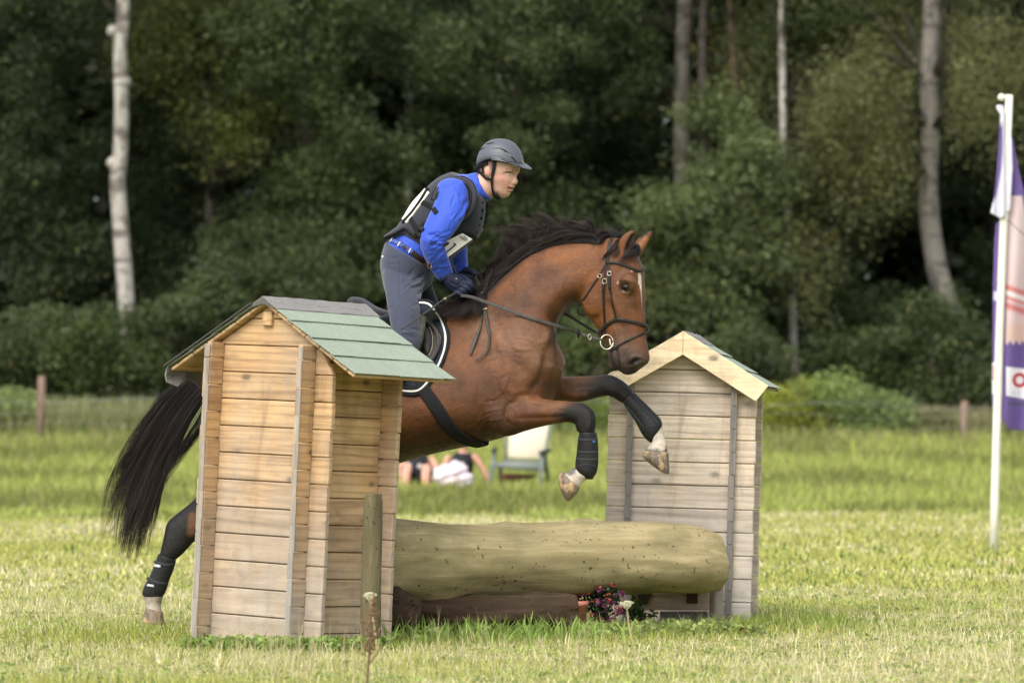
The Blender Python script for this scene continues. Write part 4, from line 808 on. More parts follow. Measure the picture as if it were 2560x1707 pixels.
for pts in ([(1150,775),(1130,768),(1100,766),(1070,772,.02)], [(1185,755),(1160,742),(1130,748),(1100,765,.02)], [(1212,735),(1185,700,.01),(1200,750,.05),(1165,782,.10)], [(1222,722),(1212,688),(1222,700,.04),(1200,745,.07)], [(1232,705),(1232,660),(1240,640),(1252,622)],
            [(1248,690),(1262,640),(1262,612),(1246,594)], [(1270,668),(1290,615),(1272,585),(1228,598)], [(1290,650),(1310,602),(1295,575),(1262,566)], [(1312,636),(1335,585),(1310,560),(1275,556)], [(1340,622),(1360,575),(1335,545),(1322,531)],
            [(1365,612),(1392,570),(1372,548),(1335,528)], [(1392,606),(1420,572),(1402,550),(1372,542)], [(1420,603),(1448,575),(1440,560),(1420,556)], [(1448,601),(1476,580),(1474,568),(1460,562)], [(1475,602),(1498,583),(1496,574),(1484,570)], [(1500,606),(1512,586),(1500,590),(1488,600,.03)], [(1520,612),(1524,596),(1505,600,.05),(1492,630,.07)]):
    mane.append(g3(HF, pts, .012))
hair('mane', None, mane, 3400, .0013, 12, .020, M_hair, horse, wave=.004, clump=.28)
_dk = [(1060,782),(1100,776),(1160,762),(1215,735),(1235,702),(1262,675),(1292,650),(1325,630),(1360,614),(1400,605),(1440,602),(1480,603),(1510,608)]; dy_ = lambda x: float(np.interp(x, [p[0] for p in _dk], [p[1] for p in _dk]))
dark = [g3(HF, [(x, y), (x-16, dy_(x-16)-20), (x-48, dy_(x-48)-32-(i%3)*5), (x-98-(i%4)*8, dy_(x-98)-34-(i%2)*12)], .0) for i, (x, y) in enumerate(_dk[3:])]
hair('mane', None, dark, 3600, .0015, 10, .012, M_hair, horse, wave=.003, clump=.4)
crest = [(1208,742),(1222,722),(1238,704),(1255,686),(1275,668),(1297,650),(1322,633),(1350,620),(1380,610),(1412,605),(1445,603),(1478,604),(1505,607)]
_cx = [1060,1100,1150]+[p[0] for p in crest]; _cy = [782,778,768]+[p[1] for p in crest]; cy = lambda x: float(np.interp(x, _cx, _cy))
near_ = [g3(HF, [(x,y+3,.075-.03*min(1,i/8)),(x-20,cy(x-20)-13,.07-.03*min(1,i/8)),(x-52,cy(x-52)-15-(i%3)*3,.05),(x-96-(i%4)*6,cy(x-96)-12+(i%3)*6,.05)], 0) for i, (x,y) in enumerate(crest)]
hair('mane', None, near_, 3600, .0013, 10, .010, M_hair, horse, wave=.004)
wi_ = [g3(HF, p, .0) for p in ([(1130,775,.0),(1110,768,.06),(1090,775,.12),(1075,788,.15)], [(1160,765,.0),(1150,755,.07),(1135,772,.13),(1112,792,.17)], [(1190,752,.02),(1188,742,.08),(1178,765,.13),(1150,790,.17)], [(1210,738,.05),(1212,738,.10),(1205,762,.13),(1190,785,.15)])]
hair('mane', None, wi_, 1500, .0013, 10, .010, M_hair, horse, wave=.006)
fl_ = [g3(HH, p, 0) for p in ([(1535,608,.0),(1540,598,.05),(1525,622,.09),(1500,650,.085)], [(1545,606),(1552,600,.05),(1530,630,.098),(1503,662,.10)], [(1552,606),(1565,620,.06),(1556,645,.09),(1540,652,.105)], [(1560,606),(1585,612,.03),(1572,636,.085),(1548,650,.105)], [(1565,606),(1596,618,.0),(1594,636,.04),(1578,640,.08)], [(1568,606),(1592,608,-.03),(1598,622,.0),(1597,640,.02)])]
hair('forelock', None, fl_, 650, .0013, 10, .006, M_hair, horse, wave=.004)
fly = [g3(HF, [(1500,602),(1480,585),(1440,572),(1390,560)], 0), g3(HF, [(1530,604),(1520,585),(1490,576),(1450,590)], 0), g3(HH, [(1548,604),(1560,592),(1545,585),(1520,585)], 0)]
hair('forelock', None, fly, 120, .0008, 10, .02, M_hair, horse, wave=.012)
tl = []
for pts in ([(560,905),(505,925),(430,975),(380,1030),(330,1100),(300,1170),(288,1240)], [(560,915),(500,940),(440,1000),(385,1070),(335,1150),(300,1240),(288,1330)], [(560,925),(500,955),(440,1020),(395,1100),(350,1190),(318,1290),(300,1370)],
            [(560,935),(505,970),(450,1040),(405,1120),(372,1210),(345,1300),(325,1385)], [(560,945),(510,990),(460,1060),(420,1140),(392,1220),(368,1300),(350,1370)], [(560,950),(515,1010),(475,1080),(440,1140),(405,1200),(388,1260),(372,1310)]):
    tl.append(g3(HF, pts, .0))
hair('tail', None, tl[:4], 1300, .0012, 16, .045, M_hair, horse, wave=.026, clump=.15)
hair('tail', None, [tl[2],tl[3],tl[4]], 4600, .0013, 16, .030, M_hair, horse, wave=.014, clump=.25)
hair('tail', None, [tl[0], g3(HF,[(540,930),(480,985),(400,1050),(340,1140),(292,1230),(278,1300),(280,1360)],0)], 260, .0011, 16, .03, M_hair, horse, wave=.02)
hair('tail', None, [tl[5], g3(HF,[(540,960),(505,1060),(470,1110),(448,1125),(430,1110),(420,1100),(415,1090)],0), g3(HF,[(560,950),(500,1060),(440,1150),(400,1230),(385,1290),(400,1320),(418,1350)],0)], 170, .0011, 16, .02, M_hair, horse, wave=.015)
# ------------------------------------------------------------------ tack
M_lea = plain('black_leather', (.022,.020,.018), .38, .3, 60, .3, .002); M_lea2 = plain('worn_black_leather', (.05,.047,.042), .5, .3, 50, .3, .002); M_rub = plain('black_neoprene', (.014,.014,.014), .5, .3, 90, .4, .002)
M_steel = plain('steel', (.55,.50,.42), .28, .1, 30, 0, metal=1); M_navy = plain('navy_cloth', (.020,.024,.040), .8, .3, 120, .4, .002, sheen=.3); M_piping = plain('white_piping', (.72,.70,.64), .6, .08); M_stitch = plain('pale_stitching', (.30,.27,.20), .7)
M_blackcloth = plain('black_cloth', (.016,.016,.018), .85, .3, 90, .4, .002)
def mk(name, fn, m, parent, **k):
    mb = MB(); fn(mb); return link(name, mb.mesh(name), m, parent, **k)
def gap(o, f): return o
mir_n = HF.l.copy(); mir_c = Vector((HF.X0, HF.d0, 0))
def mirror(v): return v-mir_n*(2*(v-mir_c).dot(mir_n))
def patch(mb, tree, poly, thick=.008, lift=.004, step=5, both='near', bulge=0, sm=8):
    """a sheet of material cut to a traced outline and laid on a surface; repeated on the far flank"""
    poly = crom(np.array(poly+[poly[0]], float), 6)[:-1]; x0, y0 = poly.min(0); x1, y1 = poly.max(0); c = poly.mean(0)
    rings = 14; m = len(poly); pts = []; nr = []
    for i in range(rings+1):
        f = i/rings
        for p in poly:
            q = c+(p-c)*f; h, n, ok = cast(tree, *q); pts.append(np.array(h)); nr.append(np.array(n))
    pts = np.array(pts).reshape(rings+1, m, 3); nr = np.array(nr).reshape(rings+1, m, 3)
    dep = pts[...,1]; med = np.median(dep); bad = dep > med+.16
    for i, j in zip(*np.where(bad)): pts[i,j] = tuple(P(*(c+(poly[j]-c)*(i/rings)), med+.12))
    for _ in range(sm):
        for A in (pts, nr):
            B = A.copy(); B[1:-1] = .5*A[1:-1]+.125*(A[:-2]+A[2:]+np.roll(A,1,1)[1:-1]+np.roll(A,-1,1)[1:-1]); A[...] = B
    nr /= np.linalg.norm(nr, axis=2, keepdims=True)+1e-9
    f = np.linspace(0,1,rings+1)[:,None,None]; top = pts+nr*(lift+thick*(1-np.clip((f-.93)/.07,0,1)**2*.8)+bulge*(1-f**2)); bot = pts+nr*lift*.3
    for mir in ((True,) if both == 'far' else (False,)):
        g = (lambda v: mirror(Vector(v))) if mir else (lambda v: Vector(v))
        R = [[g(v) for v in top[i]] for i in range(rings+1)]+[[g(v) for v in bot[i]] for i in range(rings, -1, -1)]; mb.rings(R, cap=True)
pad = empty('saddle_pad', HF.pt(1020,960,.3)); tag(pad, 'navy saddle pad with white piping under the saddle on the horse', 'saddle pad')
padL = [(1046,750),(1073,752),(1090,764),(1108,795),(1120,827),(1123,852),(1117,881),(1103,916),(1082,950),(1060,978),(1034,988),(1000,984),(950,975),(905,960),(880,900),(885,830),(930,800),(990,775)]
for bo in ('near','far'): mk('pad_cloth', lambda b: patch(b, TH, padL, .010, .004, both=bo), M_navy, pad)
TP = bvh(hbody, pad.children[0])
mk('piping', lambda b: strap(b, TP, [(1048,757),(1069,759),(1083,771),(1100,796),(1112,828),(1114,854),(1108,881),(1095,914),(1075,946),(1054,970),(1034,978),(1000,975),(950,966)], .010, .004, .001, 6), M_piping, pad)
mk('edge_binding', lambda b: strap(b, TP, [(1046,751),(1073,753),(1089,765),(1107,796),(1119,828),(1121,853),(1115,881),(1102,916),(1080,950),(1059,977),(1034,987),(1000,983)], .012, .006, .001, 6), M_blackcloth, pad)
sad = empty('saddle', HF.pt(990,900,.3)); tag(sad, 'black leather jumping saddle with knee rolls under the rider', 'saddle')
flapL = [(1050,775),(1066,789),(1087,812),(1103,833),(1106,850),(1100,873),(1086,900),(1070,920),(1040,945),(1000,950),(960,930),(940,880),(950,820),(1000,790)]
for bo in ('near','far'): mk('flap', lambda b: patch(b, TP, flapL, .010, .007, both=bo), M_lea, sad)
TP2 = bvh(hbody, pad.children[0], sad.children[0])
for bo in ('near','far'): mk('knee_roll', lambda b: patch(b, TP2, [(1064,815),(1074,826),(1079,846),(1077,870),(1070,886),(1062,878),(1056,850),(1058,828)], .010, .002, bulge=.022, both=bo), M_lea2, sad)
mk('stitching', lambda b: (strap(b, TP2, [(1068,812),(1078,826),(1082,848),(1080,872),(1072,890)], .003, .002, .003), strap(b, TP2, [(1062,795),(1084,819),(1096,840),(1098,856),(1091,878),(1078,900),(1066,915)], .003, .002, .002), strap(b, TP2, [(1066,793),(1087,817),(1099,838),(1101,854),(1095,876),(1082,898)], .002, .002, .002)), M_stitch, sad)
mk('panel_edge', lambda b: strap(b, TP2, [(1052,790),(1072,808),(1090,826),(1097,846),(1095,866),(1085,888),(1070,908)], .016, .010, .002), M_lea2, sad)
def seat(b):
    S = []
    for x, top, bot, hw in ((882,742,800,.12),(905,745,805,.17),(940,766,812,.15),(985,778,815,.12),(1025,768,812,.10),(1052,750,800,.09),(1068,748,790,.06)): S.append(st(HF,x,top,x,bot,hw))
    loft(b, S, 5, 28, (.4,.5))
mk('seat', seat, M_lea, sad)
for sg in (1,-1):
    mk('skirt', lambda b: loft(b, [st(HF,1042,748,1062,757,.016,.10*sg), st(HF,1044,780,1066,785,.014,.21*sg), st(HF,1040,820,1063,822,.015,.285*sg), st(HF,1030,856,1056,858,.014,.315*sg), st(HF,1016,885,1044,890,.012,.325*sg)], 5, 16), M_lea2, sad)
mk('girth', lambda b: strap(b, TP2, [(1046,948),(1062,978),(1090,1016),(1116,1057),(1140,1082),(1172,1101),(1205,1110)], (.062,.068,.070,.072), .010, .004, 8, 10), M_blackcloth, sad)
def girth_far(b):
    q = MB(); strap(q, TP2, [(1046,948),(1062,978),(1090,1016),(1116,1057),(1140,1082),(1172,1101),(1205,1110)], (.062,.068,.070,.072), .010, .004, 8, 10); b.add([mirror(Vector(v)) for v in q.v], q.f)
mk('girth', girth_far, M_blackcloth, sad)
TG = bvh(sad.children[-2])
mk('girth_strap', lambda b: (strap(b, TG, [(1050,958),(1072,990),(1100,1030),(1122,1062),(1150,1086)], .012, .003, .001), strap(b, TG, [(1060,953),(1082,985),(1108,1024),(1130,1055),(1158,1080)], .010, .003, .001)), M_lea2, sad)
mk('girth_ring', lambda b: b.tube([cast(TG, 1086+7*math.cos(t), 989+7*math.sin(t))[0]+Vector((0,-.006,0)) for t in np.linspace(0,6.28,18)], .0025, 6), M_stitch, sad)
mk('billet', lambda b: (strap(b, TP2, [(1012,950),(1030,962),(1052,974)], .014, .004, .006), strap(b, TP2, [(1024,944),(1038,956),(1058,968)], .012, .004, .006), strap(b, TP2, [(1003,968),(1018,970),(1040,972)], .030, .012, .004)), M_blackcloth, sad)
# bridle
bri = empty('bridle', HH.pt(1515,850,.07)); tag(bri, 'black leather bridle with flash noseband and reins on the horse head', 'bridle')
def sb(name, L, w, th=.004, lift=.001, m=M_lea, tree=None, sub=6, sm=4): return mk(name, lambda b: strap(b, tree or TH, L, w, th, lift, sub, sm), m, bri)
sb('headpiece', [(1530,597),(1524,612),(1521,635),(1517,657)], .020); sb('cheekpiece', [(1516,656),(1513,685),(1511,706),(1509,735),(1510,765),(1512,802),(1514,842)], .012)
sb('cheek_keeper', [(1511,708),(1510,718),(1509,730)], .016, .006, .002); sb('noseband_strap', [(1521,658),(1523,687),(1526,726),(1531,754),(1537,779),(1541,797)], .010)
sb('keeper', [(1523,688),(1524,700),(1525,722)], .014, .006, .002)
sb('throatlash', [(1515,660),(1499,690),(1481,715),(1465,740),(1452,758),(1445,770)], .009); sb('noseband', [(1495,836),(1506,824),(1520,810),(1534,801),(1545,799),(1566,801),(1590,807),(1606,812),(1616,816)], .017, .008); sb('flash_strap', [(1617,828),(1596,839),(1570,851),(1546,864),(1527,879)], .009, .005)
sb('browband', [(1515,656),(1538,657),(1564,664),(1582,673),(1596,678),(1603,676)], .013, .008)
mk('throatlash_loop', lambda b: b.tube([HH.pt(1445,770,.03), HH.pt(1444,781,.02), HH.pt(1452,787,.0), HH.pt(1462,786,-.02), HH.pt(1472,780,-.05)], .0032, 6, 4), M_lea, bri)
mk('noseband_front', lambda b: b.tube([cast(TH,1616,816)[0]+Vector((0,-.004,0)), HH.pt(1621,817,-.01), HH.pt(1621,818,-.035)], .0075, 8, 3), M_lea, bri)
mk('flash_loop', lambda b: b.tube([HH.pt(1620,818,.0), HH.pt(1622,825,.0), HH.pt(1618,832,.008), HH.pt(1612,833,.025)], .005, 8, 3), M_lea, bri)
mk('browband_front', lambda b: b.tube([cast(TH,1601,677)[0], HH.pt(1607,675,.0), HH.pt(1608,668,-.04), HH.pt(1600,662,-.07)], .0065, 8, 3), M_lea, bri)
for x, y, w, h in ((1511,703,5,6),(1523,684,4.5,5),(1499,690,4.5,4.5)):
    mk('buckle', lambda b: b.tube([cast(TH, x+w*math.copysign(abs(math.cos(t))**.6,math.cos(t)), y+h*math.copysign(abs(math.sin(t))**.6,math.sin(t)))[0]+Vector((0,-.008,0)) for t in np.linspace(0,6.29,17)], .0018, 5), M_steel, bri)
rc = cast(TH, 1522, 850)[0]; ry = rc.y-.018
bit = mk('bit_ring', lambda b: b.tube([P(1517+16*math.cos(t), 855+18*math.sin(t), ry-.008*math.sin(t)) for t in np.linspace(0,6.2832,30)], .0032, 8), M_steel, bri)
mk('bit_mouthpiece', lambda b: b.tube([P(1524,846,ry), P(1528,866,ry-.002), P(1537,863,ry+.01), P(1542,862,ry+.03)], [.004,.007,.006,.004], 8, 3), M_steel, bri)
rn = [HF.pt(1152,739,.145), HF.pt(1180,743,.152), HF.pt(1220,757,.185), HF.pt(1277,778,.195), HF.pt(1331,797,.195), HF.pt(1400,817,.17), P(1446,833,ry+.03), P(1476,842,ry+.012), P(1506,850,ry)]
# keep the rein outside the neck and shoulder
rn2 = crom(np.array([tuple(v) for v in rn]), 8); out = []
for v in rn2:
    q = proj(np.array([v]))[0]; h, n, ok = cast(TH, *q)
    if ok and h.y-.008 < v[1]: v = np.array(P(q[0], q[1], h.y-.010))
    out.append(v)
out = np.array(out); out[1:-1] = .25*out[:-2]+.5*out[1:-1]+.25*out[2:]
mk('rein', lambda b: ribbon(b, out, np.tile([0,-1,.1],(len(out),1)), (.017,.016,.015,.012), .004), M_lea2, bri)
fr2 = crom(np.array([tuple(v) for v in [HF.pt(1190,698,-.07), HF.pt(1230,712,-.16), HF.pt(1300,742,-.19), HF.pt(1360,765,-.17), HF.pt(1410,783,-.14), HH.pt(1452,808,-.12), HH.pt(1492,832,-.10), HH.pt(1530,850,-.085)]]), 6)
mk('rein', lambda b: ribbon(b, fr2, np.tile([0,-1,.1],(len(fr2),1)), .014, .004), M_lea2, bri)
mk('rein_stop', lambda b: b.ball(P(1446,832,ry+.022), (.008,.012,.026), 14, 8), M_rub, bri)
mk('rein_buckle', lambda b: b.tube([P(1474+4*math.cos(t), 842+7*math.sin(t), ry+.005) for t in np.linspace(0,6.28,13)], .002, 5), M_steel, bri)
mk('rein_loop', lambda b: strap(b, TH, [(1194,690),(1203,714),(1209,740),(1212,767),(1219,799),(1224,827),(1228,851),(1221,878),(1206,895),(1191,902)], (.016,.017,.016,.009,.007), .004, .012, 6, 10), M_lea2, bri)
mk('rein_loop', lambda b: strap(b, TH, [(1204,735),(1208,772),(1206,808),(1195,838),(1182,868),(1176,889)], (.006,.007,.012,.020,.010), .004, .009, 6, 10), M_lea2, bri)
mk('rein_keeper', lambda b: (strap(b, TH, [(1210,777),(1221,775)], .007, .005, .016), strap(b, TH, [(1218,757),(1221,766)], .006,.005,.02)), M_steel, bri)
# leg boots
M_boot = plain('black_boot_shell', (.018,.018,.019), .42, .3, 70, .35, .002); M_bootl = plain('boot_trim', (.035,.036,.040), .6, .2); M_tag = plain('boot_label', (.45,.46,.48), .4); M_blue = plain('blue_label', (.04,.10,.26), .5)
G_b = 'protective boots on the legs of the horse'
def boot(label, S, ridges, tags=()):
    b = MB(); loft(b, S, 6, 28, (.12,.55)); root = empty('leg_boot', (Vector(S[-1][:3])+Vector(S[-1][3:6]))/2); tag(root, label, 'leg boot', G_b)
    o = link('shell', b.mesh('shell'), M_boot, root); tr = bvh(o)
    for L, w in ridges: q = MB(); strap(q, tr, L, w, .004, .0, 5); link('strap', q.mesh('strap'), M_bootl, root)
    for (x, y, w, h, m) in tags: q = MB(); strap(q, tr, [(x-w/2,y-h*.2),(x,y),(x+w/2,y+h*.2)], h/503, .003, .002, 4); link('label', q.mesh('label'), m, root)
boot('black tendon boot on the near foreleg, tucked with the hoof back', [st(F,1448,1082,1491,1082,.040,.165), st(F,1444,1108,1495,1106,.041,.165), st(F,1441,1138,1496,1138,.041,.165), st(F,1438,1162,1495,1164,.045,.165), st(F,1441,1180,1491,1182,.044,.165), st(F,1458,1192,1484,1192,.032,.165)],
     [([(1446,1098),(1468,1100),(1493,1098)],.010), ([(1443,1128),(1468,1131),(1494,1129)],.010), ([(1441,1146),(1468,1149),(1494,1148)],.010), ([(1444,1166),(1466,1160),(1492,1166)],.006)], [(1484,1104,6,5,M_blue)])
boot('black tendon boot on the far foreleg, stretched out in front', [st(F,1586,981,1558,1008,.040,-.16), st(F,1610,1004,1572,1030,.041,-.16), st(F,1632,1026,1588,1054,.042,-.16), st(F,1652,1048,1603,1082,.045,-.16), st(F,1655,1068,1614,1097,.043,-.16), st(F,1646,1088,1626,1106,.030,-.16)],
     [([(1584,990),(1606,1016),(1632,1044),(1644,1060)],.008), ([(1568,1016),(1590,1042),(1610,1070)],.008), ([(1606,1078),(1622,1064),(1648,1062)],.006)])
boot('black hind boot on the trailing near hind leg', [st(F,396,1384,440,1400,.040,.15), st(F,386,1412,432,1428,.040,.15), st(F,374,1440,422,1452,.040,.15), st(F,360,1466,414,1478,.042,.15), st(F,356,1482,404,1494,.038,.15)],
     [([(385,1402),(410,1412),(434,1410)],.014), ([(368,1444),(392,1456),(416,1458)],.016)], [(394,1414,16,7,M_tag),(377,1463,16,6,M_tag)])
boot('black hind boot on the far hind leg behind the left little house', [st(F,546,1384,590,1400,.040,-.15), st(F,524,1440,572,1452,.040,-.15), st(F,508,1482,556,1494,.038,-.15)], [])
# ------------------------------------------------------------------ the rider
RF = Frame(1100, HF.pt(1100,700).y, math.radians(12)); hd = RF.pt(1245,430); RD = Frame(1245, hd.y, math.radians(32)); R = RF
per = empty('person', R.pt(1000,1085)); tag(per, 'rider in blue shirt, dark body protector and grey helmet standing in the stirrups', 'person')
M_skin = vcol('skin', .5, 0, .12, 260, .06, spec=.35, bd=.001); M_shirt = plain('blue_shirt', (.017,.062,.43), .62, .14, 60, .15, .001, sheen=.3); M_bree = plain('slate_breeches', (.034,.040,.066), .85, .12, 160, .35, .001, sheen=.25)
M_vest = plain('grey_vest_cloth', (.027,.028,.038), .8, .12, 140, .35, .001, sheen=.2); M_trim = plain('black_webbing', (.010,.010,.011), .75, .2, 140, .3, .001); M_glove = plain('navy_glove', (.016,.019,.040), .5, .25, 90, .4, .002)
M_helm = plain('grey_helmet_shell', (.085,.092,.110), .42, .06, 90, .15, .0006); M_bib = plain('white_bib', (.72,.69,.62), .6, .08, 20); M_boots = plain('black_riding_boots', (.012,.012,.013), .3, .2, 40, .2)
def torso(b, g=0, lo=0, hi=9, k=1.0):
    g_ = g*503
    S = [(951,655,1075,705,.165),(972,604,1088,664,.150),(1006,568,1118,640,.142),(1045,520,1160,606,.150),(1076,478,1192,578,.160),(1106,452,1203,536,.165),(1135,439,1206,500,.150),(1163,436,1212,494,.095),(1188,436,1226,496,.060)]
    out = []
    for i, (a, c, d, e, w) in enumerate(S):
        if lo <= i <= hi:
            v = np.array([a-d, c-e], float); v /= np.hypot(*v); out.append(st(R, a+v[0]*g_, c+v[1]*g_, d-v[0]*g_, e-v[1]*g_, (w+g)*k, 0, 0, .92))
    loft(b, out, 5, 36, (.35,.25))
AN = [(1095,470,1168,470,.055,.165),(1090,505,1168,520,.058,.195),(1072,545,1150,556,.052,.225),(1058,580,1126,590,.047,.245),(1053,602,1112,606,.045,.25),(1058,628,1110,622,.043,.235),(1070,656,1118,645,.039,.20),(1084,680,1125,664,.034,.165),(1098,699,1130,682,.029,.14)]
AF = [(1110,470,1180,475,.055,-.165),(1112,520,1185,530,.055,-.20),(1112,565,1180,575,.048,-.22),(1110,605,1165,608,.045,-.22),(1122,635,1166,630,.040,-.18),(1133,660,1166,648,.034,-.13),(1144,684,1168,667,.029,-.09)]
def arm(b, A, g=0):
    out = []
    for a, c, d, e, w, o in A:
        v = np.array([a-d, c-e], float); L = np.hypot(*v); v /= L; gg = min(g*503, L*.4) if g < 0 else g*503; out.append(st(R, a+v[0]*gg, c+v[1]*gg, d-v[0]*gg, e-v[1]*gg, w+g, o))
    loft(b, out, 5, 24, (.9,.3))
LN = [(966,650,1062,700,.09,.07),(961,690,1055,722,.088,.13),(966,730,1050,748,.082,.20),(972,768,1048,782,.075,.26),(978,805,1047,820,.068,.30),(985,845,1047,858,.062,.335),(975,885,1034,893,.058,.345),(945,930,998,948,.056,.34),(918,978,965,995,.050,.335),(896,1030,932,1042,.040,.33),(886,1062,922,1070,.038,.33)]
def leg(b, sg, g=0, dx=0, hi=11, lo=0):
    out = []
    for a, c, d, e, w, o in LN[lo:hi]:
        v = np.array([a-d, c-e], float); v /= np.hypot(*v); gg = g*503; k = dx*min(1, o/.3); out.append(st(R, a+k+v[0]*gg, c+v[1]*gg, d+k-v[0]*gg, e-v[1]*gg, w+g, o*sg))
    loft(b, out, 5, 26, (.5,.3))
def hand(b, side, g=0):
    def f(L, r0, r1): b.tube([R.pt(x, y, o) for x, y, o in L], list(np.linspace(r0+g, r1+g, len(L))), 12, 3)
    if side == 1:
        loft(b, [st(R,1100,700,1130,681,.024+g,.14), st(R,1112,714,1142,688,.026+g,.135), st(R,1124,727,1158,696,.028+g,.125), st(R,1136,735,1172,706,.027+g,.115), st(R,1146,738,1178,714,.021+g,.108)], 5, 22, (.1,.6))
        for i in range(4):
            t = i/3; k = (1170-27*t, 708+24*t); p = (1183-26*t+(2 if i in (1,) else 0), 722+19*t); f([(k[0]-6,k[1]-3,.122),(k[0],k[1],.135),((k[0]+p[0])/2+3,(k[1]+p[1])/2,.132),(p[0],p[1],.108),(p[0]-7,p[1]+1,.080),(p[0]-16,p[1]-6,.074)], .0108, .0085)
        f([(1134,692,.10),(1152,692,.085),(1170,701,.075),(1181,711,.08)], .013, .009)
    else:
        loft(b, [st(R,1144,686,1168,667,.024+g,-.09), st(R,1156,697,1180,674,.027+g,-.085), st(R,1170,704,1192,682,.027+g,-.08), st(R,1180,706,1197,690,.021+g,-.075)], 5, 22, (.1,.6))
        for i in range(4): t = i/3; f([(1188-12*t,690+12*t,-.09),(1199-12*t,697+13*t,-.09),(1197-12*t,706+12*t,-.065),(1186-12*t,704+9*t,-.05)], .0105, .0085)
        f([(1160,674,-.06),(1178,677,-.045),(1192,686,-.04),(1200,692,-.05)], .0125, .009)
# body: one skin from head to feet
b = MB()
torso(b, -.012, 0, 8); arm(b, AN, -.008); arm(b, AF, -.008); hand(b, 1, -.002); hand(b, -1, -.002)
for sg, dx in ((1,0),(-1,62)): leg(b, sg, -.008, dx)
H = RD
loft(b, [st(H,1216,378,1280,378,.045), st(H,1206,390,1288,391,.060), st(H,1198,405,1297,408,.075), st(H,1199,420,1296.5,422,.076), st(H,1201,430,1294,430,.075), st(H,1206,440,1288,439,.072), st(H,1212,450,1287,450,.069), st(H,1219,461,1284.5,461,.059), st(H,1225,470,1280,470,.051), st(H,1232,479,1275,479,.043), st(H,1240,487,1273,486,.033), st(H,1248,492,1268,491,.022)], 5, 40, (.25,.4))
loft(b, [st(R,1150,470,1205,500,.07), st(R,1178,450,1220,498,.062), st(R,1196,436,1234,492,.057), st(R,1212,425,1245,480,.052)], 5, 30, (.2,.3))
def el(c, r, M=None): b.ball(c, r, 18, 12, M)
RM = Matrix.Rotation(-math.radians(32), 3, 'Z')
loft(b, [st(H,1278,436,1289.5,437,.011), st(H,1280,446,1291.5,446,.012), st(H,1280,454,1294,454,.015), st(H,1279,461,1292,460.5,.014)], 4, 16, (.5,.4))
el(H.pt(1289.5,457,0), (.009,.010,.007), RM)
for sg in (1,-1): el(H.pt(1283,459,.011*sg), (.009,.007,.007), RM); el(H.pt(1280,425,.028*sg), (.016,.022,.008), RM)
el(H.pt(1281.5,468,0), (.011,.019,.0055), RM); el(H.pt(1276.5,476,0), (.011,.017,.006), RM); el(H.pt(1267,486,0), (.014,.019,.011), RM)
for sg in (1,-1): loft(b, [st(H,1213,418,1226,418,.007,.074*sg), st(H,1211,426,1227,426,.009,.080*sg), st(H,1213,434,1226,435,.009,.079*sg), st(H,1217,441,1225,441,.007,.073*sg)], 4, 14)
bm_r = remesh(b, 'person_body', .0042, 3)
sculpt(bm_r, [([(1263,433),(1272,432.5),(1280,434)], 4.2, -.0065), ([(1262,429),(1272,427.5),(1283,430)], 2.2, .003), ([(1266,437),(1274,438),(1280,437)], 2, .0022), ([(1265,424),(1275,421),(1286,426)], 2.6, .002), ([(1271,462),(1274,458),(1278,461)], 2, -.002),
  ([(1284,460),(1286,461.5)], 1.6, -.003), ([(1271,471),(1276,472),(1281,471)], 2.0, -.008), ([(1270,480.5),(1276,481)], 2.2, -.003), ([(1258,455),(1262,466),(1264,474)], 3, -.002), ([(1240,470),(1250,480)], 6, .002),
  ([(1216,424),(1218,433)], 1.8, -.004), ([(1222,426),(1221,436)], 1.6, -.003), ([(1214,420),(1213,430),(1216,438)], 1.4, .002)])
SK = (.52,.315,.235); RS = (.52,.22,.16)
paint(bm_r, SK, [([(1250,448),(1262,458)], 12, RS, 16, dict(a=.55)), ([(1288,455),(1292,458)], 4, RS, 6, dict(a=.5)), ([(1220,428)], 9, (.55,.22,.16), 8, dict(a=.6)), ([(1230,420),(1232,405),(1222,396)], 7, (.05,.028,.018), 5, dict(j=1,a=.8)), ([(1232,406),(1236,424)], 2.5, (.08,.045,.03), 3, dict(j=1,a=.7)),
  ([(1265,424.5),(1274,421.5),(1285,427)], 1.2, (.10,.055,.035), 1.6, dict(j=.4,a=.85)), ([(1262,434),(1272,433),(1282,434)], 4.5, (.36,.19,.14), 5, dict(a=.5)), ([(1267.5,434.2),(1274,433.7),(1278,434.5)], 1.6, (.50,.46,.43), 1), ([(1274,433.8)], 1.8, (.03,.035,.035), .8), ([(1265,432.6),(1272,430.9),(1280,433)], .9, (.04,.022,.016), .9), ([(1267,436.6),(1274,437),(1279,436)], .5, (.20,.10,.08), .8),
  ([(1271.5,471),(1276,472),(1281,471)], 1.7, (.03,.008,.006), 1), ([(1270.5,468.6),(1276,466.8),(1283,467.5)], 1.1, (.42,.13,.10), 1, dict(a=.8)), ([(1271,474.5),(1275,476),(1279,475.5)], 1.7, (.45,.15,.12), 1.2, dict(a=.8)), ([(1285,461.5)], 1.0, (.12,.04,.03), 1), ([(1291,427),(1299,428)], 1.5, (.10,.055,.035), 2, dict(a=.6)), ([(1266,484),(1240,486)], 7, (.42,.24,.17), 8, dict(a=.5))])
body = link('body', bm_r, M_skin, per)
